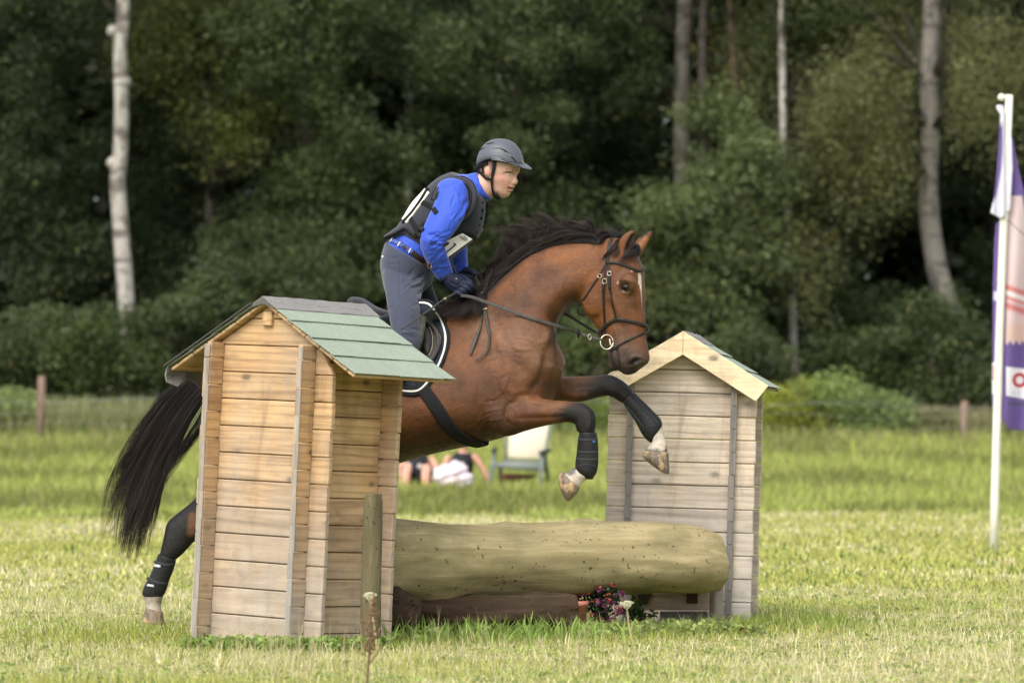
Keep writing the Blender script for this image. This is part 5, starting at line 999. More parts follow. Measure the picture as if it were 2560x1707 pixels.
# clothes
def cloth(name, fn, m, vox=.005, sm=4, strokes=(), wr=None):
    b = MB(); fn(b); me = remesh(b, name, vox, sm)
    if strokes: sculpt(me, strokes)
    if wr: wr(me)
    return link(name, me, m, per)
def wrink(me, n, box, ang, amt, seed, r=(2,3.6), l=(10,26)):
    q = random.Random(seed); W_ = []
    for _ in range(n):
        x, y = q.uniform(box[0],box[2]), q.uniform(box[1],box[3]); a = math.radians(ang+q.gauss(0,14)); L = q.uniform(*l); c_ = q.uniform(-3,3); W_.append(([(x,y),(x+L*.5*math.cos(a)-c_*math.sin(a),y+L*.5*math.sin(a)+c_*math.cos(a)),(x+L*math.cos(a),y+L*math.sin(a))], q.uniform(*r), q.choice((-1,.9))*amt*q.uniform(.5,1)))
    sculpt(me, W_)
def shirt(b): torso(b, .001, 1, 7); arm(b, AN, .006); arm(b, AF, .006); loft(b, [st(R,1158,440,1212,500,.078), st(R,1176,434,1222,502,.066), st(R,1192,431,1229,500,.061)], 5, 30, (.2,.05))
shirt_o = cloth('shirt', shirt, M_shirt, .0048, 4, [([(1100,600),(1085,590),(1070,588)], 3, -.005), ([(1105,608),(1088,602),(1072,604)], 2.6, .004), ([(1102,616),(1088,612),(1074,612)], 2.6, -.005), ([(1168,500),(1158,525),(1140,545)], 4, -.006), ([(1176,505),(1166,528),(1150,545)], 3, .005), ([(1128,560),(1122,580)], 3, -.003),
   ([(1060,545),(1052,590)], 4, .003), ([(1148,455),(1110,470),(1096,500)], 1.6, -.004)],
   lambda me: (wrink(me, 30, (1062,612,1102,692), -32, .0055, 3), wrink(me, 18, (1066,585,1105,615), -12, .0055, 4), wrink(me, 14, (1130,480,1170,545), 112, .0045, 5), wrink(me, 12, (1125,610,1150,670), -35, .003, 6), wrink(me, 8, (1190,450,1215,490), 60, .003, 7), wrink(me, 14, (975,575,1060,650), 28, .003, 8)))
def bree(b):
    for sg, dx in ((1,0),(-1,62)): leg(b, sg, .004, dx, 8)
    loft(b, [st(R,962,720,1050,735,.13), st(R,954,668,1076,708,.178), st(R,957,636,1081,690,.178), st(R,966,604,1088,672,.168)], 5, 36, (.4,.08))
bree_o = cloth('breeches', bree, M_bree, .0052, 5, [([(960,640),(985,648),(996,642)], 1.8, -.004), ([(958,655),(972,662),(988,660)], 1.6, -.003), ([(1000,648),(1000,720),(1004,800)], 1.5, -.0035), ([(958,690),(970,712)], 1.5, -.003), ([(1075,705),(1060,725),(1046,735)], 4, -.007), ([(1070,690),(1050,712),(1030,722)], 3.5, -.005), ([(1030,690),(1060,700)], 3, .004), ([(1046,760),(1030,765)], 4, -.003)],
   lambda me: (wrink(me, 16, (1010,690,1060,730), -35, .006, 11, (2.5,4.5)), wrink(me, 12, (985,820,1045,862), 10, .004, 12), wrink(me, 12, (955,690,1030,800), 60, .0035, 13, (3,5))))
for sg, dx in ((1,0),(-1,62)):
    def bt(b): leg(b, sg, .007, dx, 11, 6); k = dx; loft(b, [st(R,884+k,1056,926+k,1062,.042,.33*sg), st(R,886+k,1078,932+k,1084,.042,.33*sg), st(R,910+k,1086,950+k,1094,.043,.33*sg), st(R,950+k,1076,968+k,1096,.038,.33*sg)], 4, 20)
    cloth('boot', bt, M_boots, .006, 3)
glove_o = [cloth('glove', lambda b: (hand(b, 1, .003), b.ball(R.pt(1112,694,.14), (.034,.036,.016), 18, 8, Matrix.Rotation(math.radians(-42),3,'Y'))), M_glove, .0034, 2, [([(1146,712),(1156,700)], 1.5, -.003), ([(1130,708),(1148,716),(1150,728)], 2, -.003), ([(1120,705),(1135,720)], 2, .002)], lambda me: wrink(me, 16, (1125,695,1165,730), 35, .0018, 21, (1.4,2.2), (5,12))),
           cloth('glove', lambda b: (hand(b, -1, .003), b.ball(R.pt(1157,677,-.09), (.034,.036,.015), 18, 8, Matrix.Rotation(math.radians(-42),3,'Y'))), M_glove, .0034, 2, (), lambda me: wrink(me, 12, (1155,675,1192,695), 25, .0018, 22, (1.4,2.2), (5,12)))]
mk('glove_button', lambda b: b.ball(cast(bvh(glove_o[0]),1141,697)[0], (.005,.004,.004), 10, 6), M_steel, glove_o[0])
# body protector
def vest(b): torso(b, .022, 2, 6, .93); loft(b, [st(R,962,592,985,600,.10), st(R,990,572,1020,600,.135), st(R,1015,553,1060,592,.14)], 5, 30, (.3,.3))
vest_o = cloth('body_protector', vest, M_vest, .0055, 5, [([(1057,503),(1070,520),(1088,535)], 2, -.002)], lambda me: wrink(me, 8, (1040,515,1085,560), 40, .002, 31, (3,5)))
TS = bvh(shirt_o, vest_o, bree_o); TV = bvh(vest_o)
def vs(name, L, w, th=.006, lift=.001, m=M_trim, tree=TS, sub=6, sm=3, par=None): return mk(name, lambda b: strap(b, tree, L, w, th, lift, sub, sm), m, par or per)
arm_hole = [(1153,547),(1170,533),(1180,512),(1183,486),(1174,463),(1153,451),(1127,456),(1105,467),(1091,483),(1087,500)]
TSH = bvh(shirt_o)
# padded arm-hole edge stands up round the shoulder
def edge_tube(L, off, r): return lambda b: b.tube([R.pt(x, y, o) for (x, y), o in zip(L, off)], r, 10, 5)
mk('shoulder_padding', edge_tube(arm_hole, [.20,.205,.20,.18,.16,.155,.165,.185,.20,.205], [.013,.014,.015,.016,.016,.016,.015,.014,.013,.012]), M_vest, per)
ring2 = [(x+(x-1135)*.10, y+(y-500)*.10) for x, y in arm_hole]
mk('arm_hole_trim', edge_tube([(x-(x-1135)*.12, y-(y-500)*.12) for x, y in arm_hole], [.215,.222,.218,.20,.185,.18,.19,.205,.215,.22], .006), M_trim, per)
mk('arm_hole_trim', edge_tube([(x+(x-1135)*.13, y+(y-500)*.16) for x, y in arm_hole], [.19,.19,.18,.15,.12,.12,.13,.15,.18,.19], .007), M_trim, per)
vs('vest_edge', [(962,594),(985,585),(1003,575),(1012,572),(1025,582),(1042,594)], .012, .008); vs('vest_edge', [(1108,612),(1130,600),(1155,586),(1180,590)], .014, .010)
vs('strap', [(1052,505),(1070,512),(1084,522),(1092,534)], .026, .004); vs('strap', [(1026,545),(1034,560),(1046,580)], .026, .004); vs('strap', [(1040,585),(1052,566),(1062,560)], .022, .004)
for x, y in ((1054,571),(1046,585)): vs('strap_buckle', [(x-6,y-3),(x+7,y+5)], .022, .009, .004, M_rub)
vs('bib_border', [(1072,472),(1052,505),(1030,535),(1008,558)], .020, .012); 
def plate(b, Q, t, off=(0,0,0)):
    Q = [Vector(q) for q in Q]; n = (Q[1]-Q[0]).cross(Q[3]-Q[0]).normalized()*t; b.add(Q+[q+n for q in Q], [(0,1,2,3),(7,6,5,4),(0,4,5,1),(1,5,6,2),(2,6,7,3),(3,7,4,0)])
def backbib(b):
    rows = []
    for i in range(9):
        t = i/8; x = 1009+58*t; y = 553-77*t; rows.append([R.pt(x-4-5*math.sin(t*3.1), y-4-3*math.sin(t*3.1), .10), R.pt(x+6-2*math.sin(t*3.1), y+5, .125), R.pt(x+9, y+7, .12), R.pt(x-1, y-1, -.10), R.pt(x-6, y-6, -.10)])
    b.rings(rows)
mk('back_number_bib', backbib, M_bib, per)
def fp(px, py): return R.pt(px, py, .19-(px-1100)*.0009)
FB = [fp(1102,610), fp(1156,583), fp(1181,598), fp(1117,645)]
mk('front_number_bib', lambda b: plate(b, FB, .004), M_bib, per, smooth=False)
def seg(x0, y0, x1, y1, w):
    def f(b):
        d = np.array([x1-x0, y1-y0]); n = np.array([-d[1], d[0]])/np.hypot(*d)*w/2; Q = [fp(x0+n[0],y0+n[1]), fp(x1+n[0],y1+n[1]), fp(x1-n[0],y1-n[1]), fp(x0-n[0],y0-n[1])]; Q = [q-Vector((0,.006,0)) for q in Q]; plate(b, Q, .002)
    return f
bibf = per.children[-1]
mk('numeral', lambda b: (seg(1114,633,1140,611,3.0)(b), seg(1110.5,628.5,1118,636,3.0)(b), seg(1140,611,1133.5,609,2.6)(b)), plain('black_print', (.02,.02,.02), .6), bibf, smooth=False)
mk('print', lambda b: [seg(1150+i*4,589+i*2.2,1155+i*4,598+i*2.2,1.6)(b) for i in range(3)], plain('brown_print', (.30,.16,.09), .6), bibf, smooth=False)
mk('print', lambda b: [seg(1160+i*4,590+i*2.6,1166+i*3.5,600+i*2.2,1.6)(b) for i in range(2)], plain('blue_print', (.08,.20,.36), .6), bibf, smooth=False)
def hooks(b):
    for k, L in enumerate(([(1200,497),(1204,520),(1201,545),(1192,568),(1184,588)], [(1216,505),(1218,528),(1213,552),(1204,572),(1194,588)])):
        A = crom(np.array(L, float), 4); o = .05 if k == 0 else -.02; b.tube([R.pt(x, y, o) for x, y in A], .006, 8)
        for x, y in A[2::3]: b.ball(R.pt(x+1, y, o+.004), (.011,.010,.009), 10, 6)
mk('vest_fastening', hooks, M_trim, per); mk('vest_hem', edge_tube([(1155,582),(1172,587),(1186,592),(1188,598)], [.12,.09,.04,-.02], [.012,.014,.012,.010]), M_trim, per)
# belt
TB = bvh(bree_o, shirt_o); M_belt = plain('blue_woven_belt', (.05,.08,.28), .7); M_bbelt = plain('brown_leather_belt', (.035,.018,.010), .5)
bl = [(974,599),(988,604),(1002,612),(1024,626),(1045,642),(1062,655),(1076,666)]
belt = mk('belt', lambda b: strap(b, TB, bl, .026, .006, .002, 8, 6), M_bbelt, per); TBB = bvh(belt)
mk('belt_weave', lambda b: strap(b, TBB, bl[:4]+[(1031,631)], .022, .003, .001, 6, 3), M_belt, belt)
for x, y in ((980,600),(998,611),(1024,627)): mk('belt_bar', lambda b: strap(b, TBB, [(x+3.5,y-5.5),(x-3.5,y+6)], .005, .003, .0045, 3), M_piping, belt)
mk('belt_diamond', lambda b: strap(b, TBB, [(1005,615),(1012,619),(1019,624)], (.001,.018,.001), .003, .0045, 6), M_bbelt, belt)
mk('belt_buckle', lambda b: b.tube([cast(TBB,1074+5*math.cos(t),664+7*math.sin(t))[0]+Vector((0,-.008,0)) for t in np.linspace(0,6.28,13)], .002, 6), plain('brass',(.55,.36,.10),.3,.1,metal=1), belt)
mk('pocket_button', lambda b: b.ball(cast(bvh(bree_o),957,642)[0], (.006,.004,.006), 10, 6), M_piping, bree_o)
# helmet
def dome(b):
    c = H.pt(1249,409,0); ax = Vector((math.cos(math.radians(32)), -math.sin(math.radians(32)), 0)); ly = -H.l; up_ = Vector((0,0,1)); rows = []; inn = []
    n = 56
    def pt(th, ph, s=0): # th 0 = front
        a = .126+s if math.cos(th) > 0 else .121+s; w = .104+s; h = .123+s
        base = -.020*max(0,-math.cos(th))**1.2+.022*math.sin(th)**2*(1 if abs(math.sin(th)) > .3 else 1)-.004-.012*max(0,math.cos(th))**2
        z = base+(h-base)*math.sin(ph); r = math.cos(ph)**.86; 
        return c+ax*(a*math.cos(th)*r+.0)+ly*(w*math.sin(th)*r)+up_*z
    T_ = [2*math.pi*k/n for k in range(n)]
    for i in range(13): rows.append([pt(t, math.pi/2*(i/12)**.9*.995) for t in T_])
    inn = [[pt(t, math.pi/2*(i/12)**.9*.99, -.012) for t in T_] for i in range(12,-1,-1)]
    b.rings(inn+[[ (Vector(a)*.5+Vector(c_)*.5)-up_*.003 for a, c_ in zip(inn[-1], rows[0])]]+rows)
    # rim and visor
    top = []; bot = []; out = []
    for q in range(-26, 27):
        th = q/26*1.45; k = max(0, math.cos(th*.98))**1.3; base = pt(th, .02); d = (ax*math.cos(th)+ly*math.sin(th)).normalized(); 
        o = base+ax*(.046*k)+d*.003-up_*(.004+.016*k); top.append([base+up_*.012-d*.004, base+d*.004+up_*.004, (base+o)*.5+up_*(.004), o, o-up_*.004, (base+o)*.5-up_*.005, base-up_*.006-d*.006, base-d*.008])
    b.rings(top)
helm = mk('helmet', dome, M_helm, per); THm = bvh(helm)
def hl(name, L, w, m, lift=.0, th=.003): return mk(name, lambda b: strap(b, THm, L, w, th, lift, 6, 2), m, helm)
hl('vent', [(1232,372),(1248,371),(1260,376),(1272,386),(1282,396),(1290,405)], (.001,.003,.008,.008,.003), M_trim); hl('vent', [(1216,361),(1226,359),(1236,358)], (.001,.005,.001), M_trim); hl('vent', [(1201,376),(1207,372),(1212,370)], (.001,.005,.001), M_trim)
hl('vent_grille', [(1266,383),(1274,389),(1280,394)], (.002,.005,.002), M_steel, .002); hl('seam', [(1252,398),(1268,404),(1285,407),(1300,412)], .0025, M_trim); hl('badge', [(1304,403),(1306,407),(1309,410)], .008, M_steel, .001)
hl('rim', [(1190,417),(1198,412),(1207,408),(1229,402),(1243,402.5),(1265,406),(1290,413),(1303,418)], .004, M_trim)
TF = bvh(body)
def hs(name, L, w, th=.004, lift=.002): return mk(name, lambda b: strap(b, TF, L, w, th, lift, 6, 3), M_trim, helm)
hs('chin_strap', [(1238,404),(1237,418),(1234,432),(1232,446),(1232,460),(1234,474),(1238,486),(1244,494)], (.018,.017,.014,.011,.010,.012,.016), .006, .006)
hs('chin_strap', [(1197,422),(1204,431),(1211,439),(1219,445),(1228,447),(1233,446)], (.012,.014,.014,.012,.010), .008, .005); hs('harness', [(1188,424),(1195,420),(1208,412),(1222,407)], .020, .008, .006); hs('harness', [(1206,410),(1209,422),(1209,432)], .010,.006,.004)
mk('nape_pad', lambda b: b.tube([H.pt(1188,424,.03), H.pt(1190,427,.0), H.pt(1194,426,-.05)], .009, 8, 4), M_trim, helm)
mk('chin_pad', lambda b: b.tube([H.pt(1238,484,.045), H.pt(1243,493,.035), H.pt(1246,497,.01), H.pt(1246,496,-.03)], .009, 8, 4), M_trim, helm)
# whip held in the near hand
wb = MB(); wp = [R.pt(1150,726,.10), R.pt(1135,735,.16), R.pt(1108,750,.24), R.pt(1069,778,.355), R.pt(1003,824,.43)]; wb.tube(wp, [.0065,.006,.0055,.0045,.0035], 8, 5); wo = link('riding_whip', wb.mesh('riding_whip'), M_lea2); centre(wo); tag(wo, 'thin dark riding whip held back across the rider thigh', 'whip')
mk('whip_collar', lambda b: b.tube([Vector(wp[2])*.92+Vector(wp[1])*.08, Vector(wp[2])*.78+Vector(wp[1])*.22], .0075, 8), M_stitch, wo)
# ------------------------------------------------------------------ flag pole and banner
M_pole = plain('cream_pole_paint', (.70,.67,.58), .5, .08, 8)
FD = 34.9; fpole = empty('flag_pole', pl(2483,0,FD)); tag(fpole, 'tall cream pole leaning slightly at the right edge of the field', 'flag pole')
b = MB(); b.tube([pl(2483,0,FD,-.1), P(2500,800,FD), P(2523,238,FD)], [.036,.034,.032], 16, 3); link('pole', b.mesh('pole'), M_pole, fpole)
b = MB(); b.ball(P(2504,244,FD-.02), (.032,.03,.03), 14, 8); b.tube([P(2504,244,FD-.02), P(2522,243,FD)], .008, 8); link('finial', b.mesh('finial'), M_pole, fpole)
M_flag = vcol('banner_cloth', .7, .25, .1, 300, .05)
PUR = (.16,.105,.32); PWH = (.78,.77,.86); SKN = (.70,.55,.56); LIP = (.62,.16,.15)
def pxgrid(name, left, right, y0, y1, res, depth, colour, m, thick=.004, parent=None):
    ny = int((y1-y0)/res); nx = int(np.mean([right(y)-left(y) for y in (y0+5,(y0+y1)/2,y1-5)])/res)+2; ys = np.linspace(y0,y1,ny); V = []; Q = []
    for y in ys:
        for x in np.linspace(left(y), right(y), nx): Q.append((x,y)); V.append(tuple(P(x, y, depth(x,y))))
    V = np.array(V); Q = np.array(Q); i, j = np.meshgrid(np.arange(nx-1), np.arange(ny-1)); a = (j*nx+i).ravel(); n = len(V); F = np.c_[a, a+nx, a+nx+1, a+1]
    V2 = V+np.array([0,thick,0]); F2 = np.c_[a+1, a+nx+1, a+nx, a]+n; C = colour(Q[:,0], Q[:,1])
    rim = []
    for k in range(nx-1): rim += [(k,k+1,n+k+1,n+k), ((ny-1)*nx+k+1,(ny-1)*nx+k,n+(ny-1)*nx+k,n+(ny-1)*nx+k+1)]
    for k in range(ny-1): rim += [((k+1)*nx,k*nx,n+k*nx,n+(k+1)*nx), (k*nx+nx-1,(k+1)*nx+nx-1,n+(k+1)*nx+nx-1,n+k*nx+nx-1)]
    return link(name, npmesh(name, np.r_[V,V2], np.r_[F,F2,np.array(rim)], np.r_[C,C]), m, parent)
def blend(C, w, col): return C*(1-w[:,None])+np.array(col)*w[:,None]
def bcol(x, y):
    C = np.tile(PUR, (len(x),1)); s = lambda v: np.clip(v, 0, 1); box = lambda x0,x1,y0,y1: s((x-x0)/1.5)*s((x1-x)/1.5)*s((y-y0)/1.5)*s((y1-y)/1.5)
    face = s((x-2512-(y-490)*.0)/3)*s((2556+(y-480)*.16-x)/4)*s((y-488)/3)*s((858+5*np.sin(x*.4)-y)/3); C = blend(C, face, SKN); C = blend(C, face*s(1-np.abs(y-560-(x-2530)*.9)/5), (.10,.06,.06)); C = blend(C, face*s((y-500)/60)*s((700-y)/60)*.4, (.80,.66,.66))
    for yy, c, h in ((722,LIP,11),(736,(.85,.82,.80),7),(748,LIP,6),(768,LIP,14)): C = blend(C, face*s(1-np.abs(y-yy-(x-2530)*.35)/h*1.0)*s((y-690)/20), c)
    C = blend(C, face*s((y-800)/20)*.5, (.68,.46,.34))
    wl = box(2470,2506,905,986); wr = s((x-2515)/1.5)*s((y-(916+(x-2520)*.12))/1.5)*s((990+(x-2520)*.2-y)/1.5)*s((2640-x)/2); C = blend(C, np.maximum(wl,wr), (.80,.79,.84))
    RD_ = (.50,.05,.06); C = blend(C, box(2482.5,2491,914,952), RD_); C = blend(C, box(2482.5,2500,943,952), RD_)
    r = np.hypot(x-2549, (y-950)*.98); C = blend(C, s((19-r)/1.2)*s((r-9)/1.2), RD_)
    r = np.hypot(x-2596, (y-956)*.98); C = blend(C, s((19-r)/1.2)*s((r-9)/1.2), RD_)
    BL = (.16,.25,.55)
    for k, x0 in enumerate((2483,2489,2495)): C = blend(C, box(x0,x0+1.8,961,975), BL); C = blend(C, box(x0,x0+4.5,961+6*(k%2),963.5+6*(k%2)), BL)
    for x0 in (2531,): C = blend(C, box(x0,x0+2,975,989)+0, BL); C = blend(C, s(1-np.abs((y-982)-(x-2533)*1.2)/1.6)*box(2532,2540,975,990), BL); C = blend(C, s(1-np.abs((y-982)+(x-2533)*1.2)/1.6)*box(2532,2540,975,990), BL)
    C = blend(C, box(2543,2553,977,979.5), BL); C = blend(C, box(2547,2549.2,977,991), BL)
    C = blend(C, s((y-1000-(x-2520)*.1)/3)*s((1016-y)/4)*s((x-2518)/3)*.7, (.10,.09,.13)); C = blend(C, box(2484,2500,728,752)*.8, PWH)
    return C
bl_ = lambda y: np.interp(y, [345,540,560,600,700,1000,1025,1040,1075],[2523,2512,2490,2486,2483,2480,2484,2500,2526]); br2 = lambda y: np.interp(y, [345,420,600,760,1075],[2532,2546,2590,2632,2640])
bd_ = lambda x, y: FD+.07+.06*math.sin((x-2500)*.06+y*.004)*min(1,(y-330)/200)+(.0 if x > 2500 else -.02)
fl = empty('flag', P(2520,1075,FD+.07)); tag(fl, 'purple and white advertising banner with a printed smile hanging from the cream pole', 'flag')
pxgrid('cloth', bl_, br2, 345, 1074, 1.6, bd_, bcol, M_flag, parent=fl)
fl_l = lambda y: np.interp(y, [263,270,286,353,430,500,532,545],[2492,2490,2501,2497,2492,2484,2476,2500]); fl_r = lambda y: np.interp(y, [263,292,350,423,525,545],[2507,2516,2529,2531,2525,2503])
def fcol(x, y): e = np.array([fl_l(v) for v in y]); return blend(np.tile(PWH,(len(x),1)), np.clip((9+4*np.sin(y*.02)-(x-e))/3,0,1)*np.clip((y-300)/20,0,1)*np.clip((505-y)/15,0,1), PUR)
pxgrid('folded_cloth', fl_l, fl_r, 263, 545, 2, lambda x, y: FD-.05+.03*math.sin(x*.25), fcol, M_flag, parent=fl)
# ------------------------------------------------------------------ spectators far behind
CD = 58.0; CS = CD/FP; cz = float(gz(0,CD))
M_cg = plain('grey_green_paint', (.15,.175,.155), .5, .1, 8); M_cd = plain('dark_green_frame', (.035,.05,.045), .5, .1, 8); M_cv = plain('beige_canvas', (.60,.53,.40), .8, .1, 20); M_rc = plain('rust_red_cloth', (.16,.05,.04), .8)
ch = empty('garden_chair', Vector((P(1300,0,CD).x, CD, cz))); tag(ch, 'folding garden chair with beige canvas back behind the horse forelegs', 'chair')
def cp(px, py, dd=0): return P(px, py, CD+dd)
def bar(nm, L, r, m): q = MB(); q.tube(L, r, 8, 1); link(nm, q.mesh(nm), m, ch)
q = MB(); a = [cp(1274,1052,.35), cp(1374,1052,.35), cp(1357,1146,.06), cp(1269,1143,.06)]; q.add(a+[v+Vector((0,.03,0)) for v in a], [(0,1,2,3),(7,6,5,4),(0,4,5,1),(1,5,6,2),(2,6,7,3),(3,7,4,0)]); link('backrest', q.mesh('backrest', bevel=.008), M_cv, ch)
q = MB(); a = [cp(1268,1146,.05), cp(1356,1150,.05), cp(1350,1168,-.35), cp(1238,1160,-.35)]; q.add(a+[v+Vector((0,0,-.03)) for v in a], [(0,1,2,3),(7,6,5,4),(0,4,5,1),(1,5,6,2),(2,6,7,3),(3,7,4,0)]); link('seat', q.mesh('seat', bevel=.006), M_cg, ch)
for L, r, m, nm in (([cp(1266,1055,.33),cp(1264,1148,.04)],.02,M_cg,'back_frame'),([cp(1378,1055,.33),cp(1362,1150,.04)],.02,M_cg,'back_frame'),([cp(1236,1162,-.36),cp(1350,1172,-.36)],.034,M_cg,'seat_rail'),
    ([cp(1355,1132,-.3),cp(1355,1160,-.34),cp(1345,1240,-.5)],.03,M_cg,'leg'),([cp(1236,1128,-.3),cp(1232,1160,-.34),cp(1221,1238,-.5)],.03,M_cg,'leg'),([cp(1251,1160,.0),cp(1252,1226,.2)],.026,M_cd,'leg'),([cp(1362,1136,.0),cp(1373,1234,.2)],.026,M_cd,'leg'),
    ([cp(1238,1122,.1),cp(1233,1126,-.4)],.032,M_cd,'armrest'),([cp(1372,1126,.1),cp(1352,1132,-.4)],.032,M_cd,'armrest'),([cp(1222,1235,-.5),cp(1300,1236,-.5)],.02,M_cg,'foot_bar'),([cp(1310,1238,-.5),cp(1345,1240,-.5)],.02,M_cg,'foot_bar')): bar(nm, L, r, m)
q = MB(); loft(q, [st(Frame(1300,CD,0),1256,1184,1262,1200,.06), st(Frame(1300,CD,0),1290,1184,1292,1204,.08), st(Frame(1300,CD,0),1340,1186,1338,1192,.05)], 4, 16); o = link('bag', q.mesh('bag'), M_rc); centre(o); tag(o, 'rust red cloth bag under the garden chair', 'bag')
M_dot, t_, b_ = nt('black_cloth_with_pale_dots'); vo = t_.nodes.new('ShaderNodeTexVoronoi'); vo.inputs['Scale'].default_value = 5.5; vo.inputs['Randomness'].default_value = .5; t_.links.new(objv(t_), vo.inputs['Vector'])
t_.links.new(ramp(t_, vo.outputs['Distance'], [(.20,(.55,.54,.50)),(.27,(.012,.012,.015))]), b_.inputs['Base Color']); b_.inputs['Roughness'].default_value = .85
M_sk2 = plain('skin', (.52,.27,.19), .55, .08, 10); M_hr = plain('brown_hair', (.05,.03,.02), .6, .3, 60)
def sitter(label, px, d, arms, legs, top=.86, lean=0, turn=0):
    X = P(px,0,d).x; z0 = float(gz(X,d)); root = empty('person', (X,d,z0)); tag(root, label, 'person'); g = lambda x, y, z: Vector((X+x, d+y, z0+z))
    def fig(b, e, parts_):
        if 't' in parts_: b.tube([g(0,.05,.10), g(.02*lean,.06,.26), g(.05*lean,.05,.42), g(.07*lean,.03,.56)], [.15+e,.135+e,.145+e,.10+e], 18, 4)
        if 'h' in parts_:
            b.tube([g(.07*lean,.03,.54), g(.08*lean,.02,.66)], [.055,.05], 12, 2); b.ball(g(.08*lean,.0,top-.12), (.075,.092,.115), 20, 14); b.ball(g(.08*lean,-.092,top-.135), (.012,.016,.016), 10, 8)
            for s in (1,-1): b.ball(g(.08*lean+.076*s,.01,top-.13), (.012,.02,.03), 10, 8)
        if 'a' in parts_:
            for L in arms: b.tube([g(*p) for p in L], [.05,.042,.034,.028][:len(L)], 12, 3); h_ = Vector(L[-1]); b.ball(g(*h_), (.03,.04,.03), 12, 8)
            for L in arms:
                h_ = Vector(L[-1])
                for k in range(5): b.tube([g(h_.x-.02+.01*k, h_.y-.02, h_.z), g(h_.x-.024+.012*k, h_.y-.07-.008*(k%3), h_.z-.02)], [.009,.007], 6)
        if 'l' in parts_:
            for L in legs: b.tube([g(*p) for p in L], [.085+e,.07+e,.055+e*.5,.04+e*.3][:len(L)], 14, 3); f = Vector(L[-1]); b.tube([g(f.x,f.y+.03,f.z), g(f.x,f.y-.16,f.z-.02)], [.042,.03], 10, 2)
    b = MB(); fig(b, 0, 'thal'); link('body', remesh(b, 'body', .011, 4), M_sk2, root)
    b = MB(); fig(b, .016, 't'); b.tube([g(*p) for p in legs[0][:2]], .098, 14, 3); b.tube([g(*p) for p in legs[1][:2]], .098, 14, 3); link('dress', remesh(b, 'dress', .012, 6), M_dot, root)
    b = MB(); b.ball(g(.08*lean,.025,top-.095), (.088,.098,.105), 18, 12); b.tube([g(.08*lean,.09,top-.12), g(.08*lean,.11,.62), g(.07*lean,.12,.50)], [.06,.05,.02], 12, 3); link('hair', b.mesh('hair'), M_hr, root)
    return root
sitter('person in a black dress with pale dots sitting in the grass behind the left house', 1045, 57.6, [[(-.17,.04,.50),(-.24,-.05,.30),(-.12,-.22,.24)],[(.17,.04,.50),(.27,-.08,.32),(.24,-.28,.22)]], [[(-.08,.02,.12),(-.14,-.36,.36),(-.16,-.52,.05)],[(.09,.02,.12),(.12,-.36,.36),(.10,-.55,.05)]])
sitter('person in black dotted clothes leaning on a bare arm between blanket and chair', 1150, 58.3, [[(-.15,.04,.50),(-.22,-.05,.32),(-.12,-.20,.24)],[(.17,.04,.52),(.30,.0,.36),(.44,-.02,.06)]], [[(-.08,.02,.12),(-.16,-.30,.20),(-.26,-.42,.05)],[(.09,.02,.12),(.05,-.34,.22),(-.08,-.50,.05)]], lean=.6)
M_bl = plain('pale_pink_blanket', (.66,.55,.61), .9, .05, 6, .3, .02, sheen=.3); q = MB()
for x, y, rx, ry in ((1110,1185,26,22),(1140,1178,30,26),(1160,1200,24,22),(1125,1203,34,16),(1148,1222,12,20),(1100,1195,20,18)): q.ball(P(x,y,57.0), (rx*CS,.16,ry*CS), 18, 12)
me = remesh(q, 'blanket', .012, 12); V, Nn = mget(me); V += Nn*(.012*np.sin(V[:,0:1]*38+V[:,2:3]*21)+.008*np.sin(V[:,0:1]*17-V[:,2:3]*53)); me.vertices.foreach_set('co', V.astype('f').ravel()); me.update()
o = link('blanket', me, M_bl); centre(o); tag(o, 'pale pink blanket heaped on a wicker basket', 'blanket')
M_wk = plain('wicker', (.30,.19,.10), .8, .4, 60, .8, .01); q = MB(); c = P(1138,0,57.05); zb = float(gz(c.x,57)); q.rings([[Vector((c.x+a*math.cos(w), 57.05+a*.65*math.sin(w), zb+z)) for w in [6.2832*k/28 for k in range(28)]] for a, z in ((.19,-.01),(.24,.10),(.26,.19),(.27,.20),(.25,.20),(.22,.1))]); o = link('basket', q.mesh('basket'), M_wk); centre(o); tag(o, 'brown wicker basket under the pale pink blanket', 'basket')
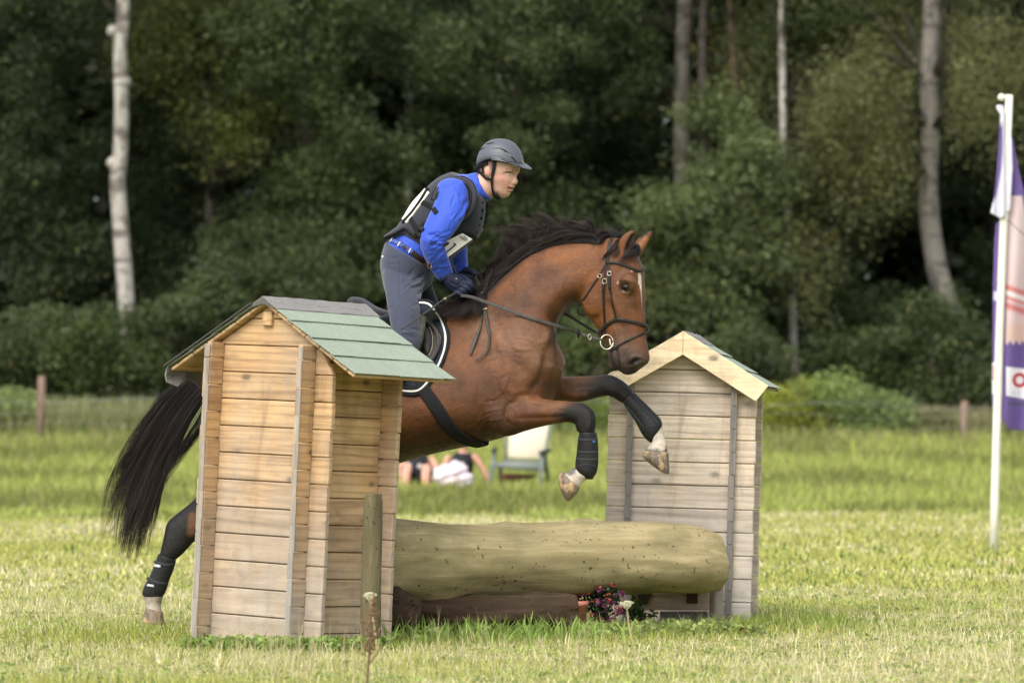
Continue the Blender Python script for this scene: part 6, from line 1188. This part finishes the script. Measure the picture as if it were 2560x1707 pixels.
# ------------------------------------------------------------------ plants close to the camera
M_dock = plain('rusty_seed_heads', (.16,.085,.05), .8, .3, 90); M_stk = plain('dry_stalk', (.42,.36,.18), .8, .2, 40); M_umb = plain('cream_flower', (.72,.70,.52), .8, .15, 90)
def stalk(name, cat, label, path, d, r, m, head=None):
    L = [P(x, y, d) for x, y in path]; root = empty(name, Vector((L[-1].x, d, 0))); tag(root, label, cat); L[-1].z = min(L[-1].z, 0)-.01
    q = MB(); q.tube(L, [r*.5]+[r]*(len(L)-1), 6, 4); link('stem', q.mesh('stem'), m, root); return root
r_ = stalk('dock_plant', 'weed', 'rust brown dock stem blurred in front of the left little house', [(935,1480),(928,1545),(925,1610),(918,1700),(915,1740)], 16.4, .0045, M_dock)
q = MB(); rs = random.Random(3)
for k in range(150): t = rs.random(); x = 934-12*t+rs.gauss(0,4+9*t); y = 1490+150*t; q.ball(P(x,y,16.4+rs.uniform(-.02,.02)), (.003,.003,.005), 6, 4)
for k in range(5): y = 1540+k*22; s = (-1)**k; q.tube([P(926,y+26,16.4), P(926+s*16,y+6,16.4), P(926+s*24,y-16,16.4)], .003, 5, 3)
link('seed_head', q.mesh('seed_head'), M_dock, r_)
for nm, lab, path, d, hx, hy, hr in (('wild_flower','cream white flower head on a tall stalk right of the purple flowers',[(1567,1512),(1572,1560),(1585,1620),(1600,1680)],17.6,1567,1508,17),('wild_flower','blurred pale flower head in front of the round weathered fence post',[(925,1492),(932,1540),(940,1600),(950,1690)],17.0,925,1487,16)):
    r_ = stalk(nm, 'flower', lab, path, d, .003, M_stk); q = MB(); rs = random.Random(int(hx))
    for k in range(60): a = rs.uniform(0,6.28); rr = hr*math.sqrt(rs.random()); q.ball(P(hx+rr*math.cos(a), hy+rr*.35*math.sin(a)-3*(1-rr/hr), d+rr*math.sin(a)/FP*d), (.004,.004,.0025), 6, 4)
    for k in range(8): a = 6.28*k/8; q.tube([P(hx,hy+16,d), P(hx+hr*.7*math.cos(a),hy+2,d+hr*.7*math.sin(a)/FP*d)], .0012, 4)
    link('flower_head', q.mesh('flower_head'), M_umb, r_)
parts = []; n = 260; px_ = np.concatenate([rng.normal(c, s, k) for c, s, k in ((730,45,70),(590,60,40),(1440,20,20),(1160,80,30),(850,70,40),(200,150,30),(2000,400,30))]); n = len(px_); d_ = rng.uniform(16.6,18.2,n)
h = rng.uniform(.10,.26,n); parts.append(blades('', (px_-1280)/FP*d_, d_, h, rng.uniform(.002,.004,n), h*rng.uniform(.02,.25,n), np.array([.55,.48,.28])*(.7+.5*rng.random((n,1)))))
stuff('dry_grass_stalks', parts, M_grass, 'thin dry grass stalks blurred close to the camera', 'grass')
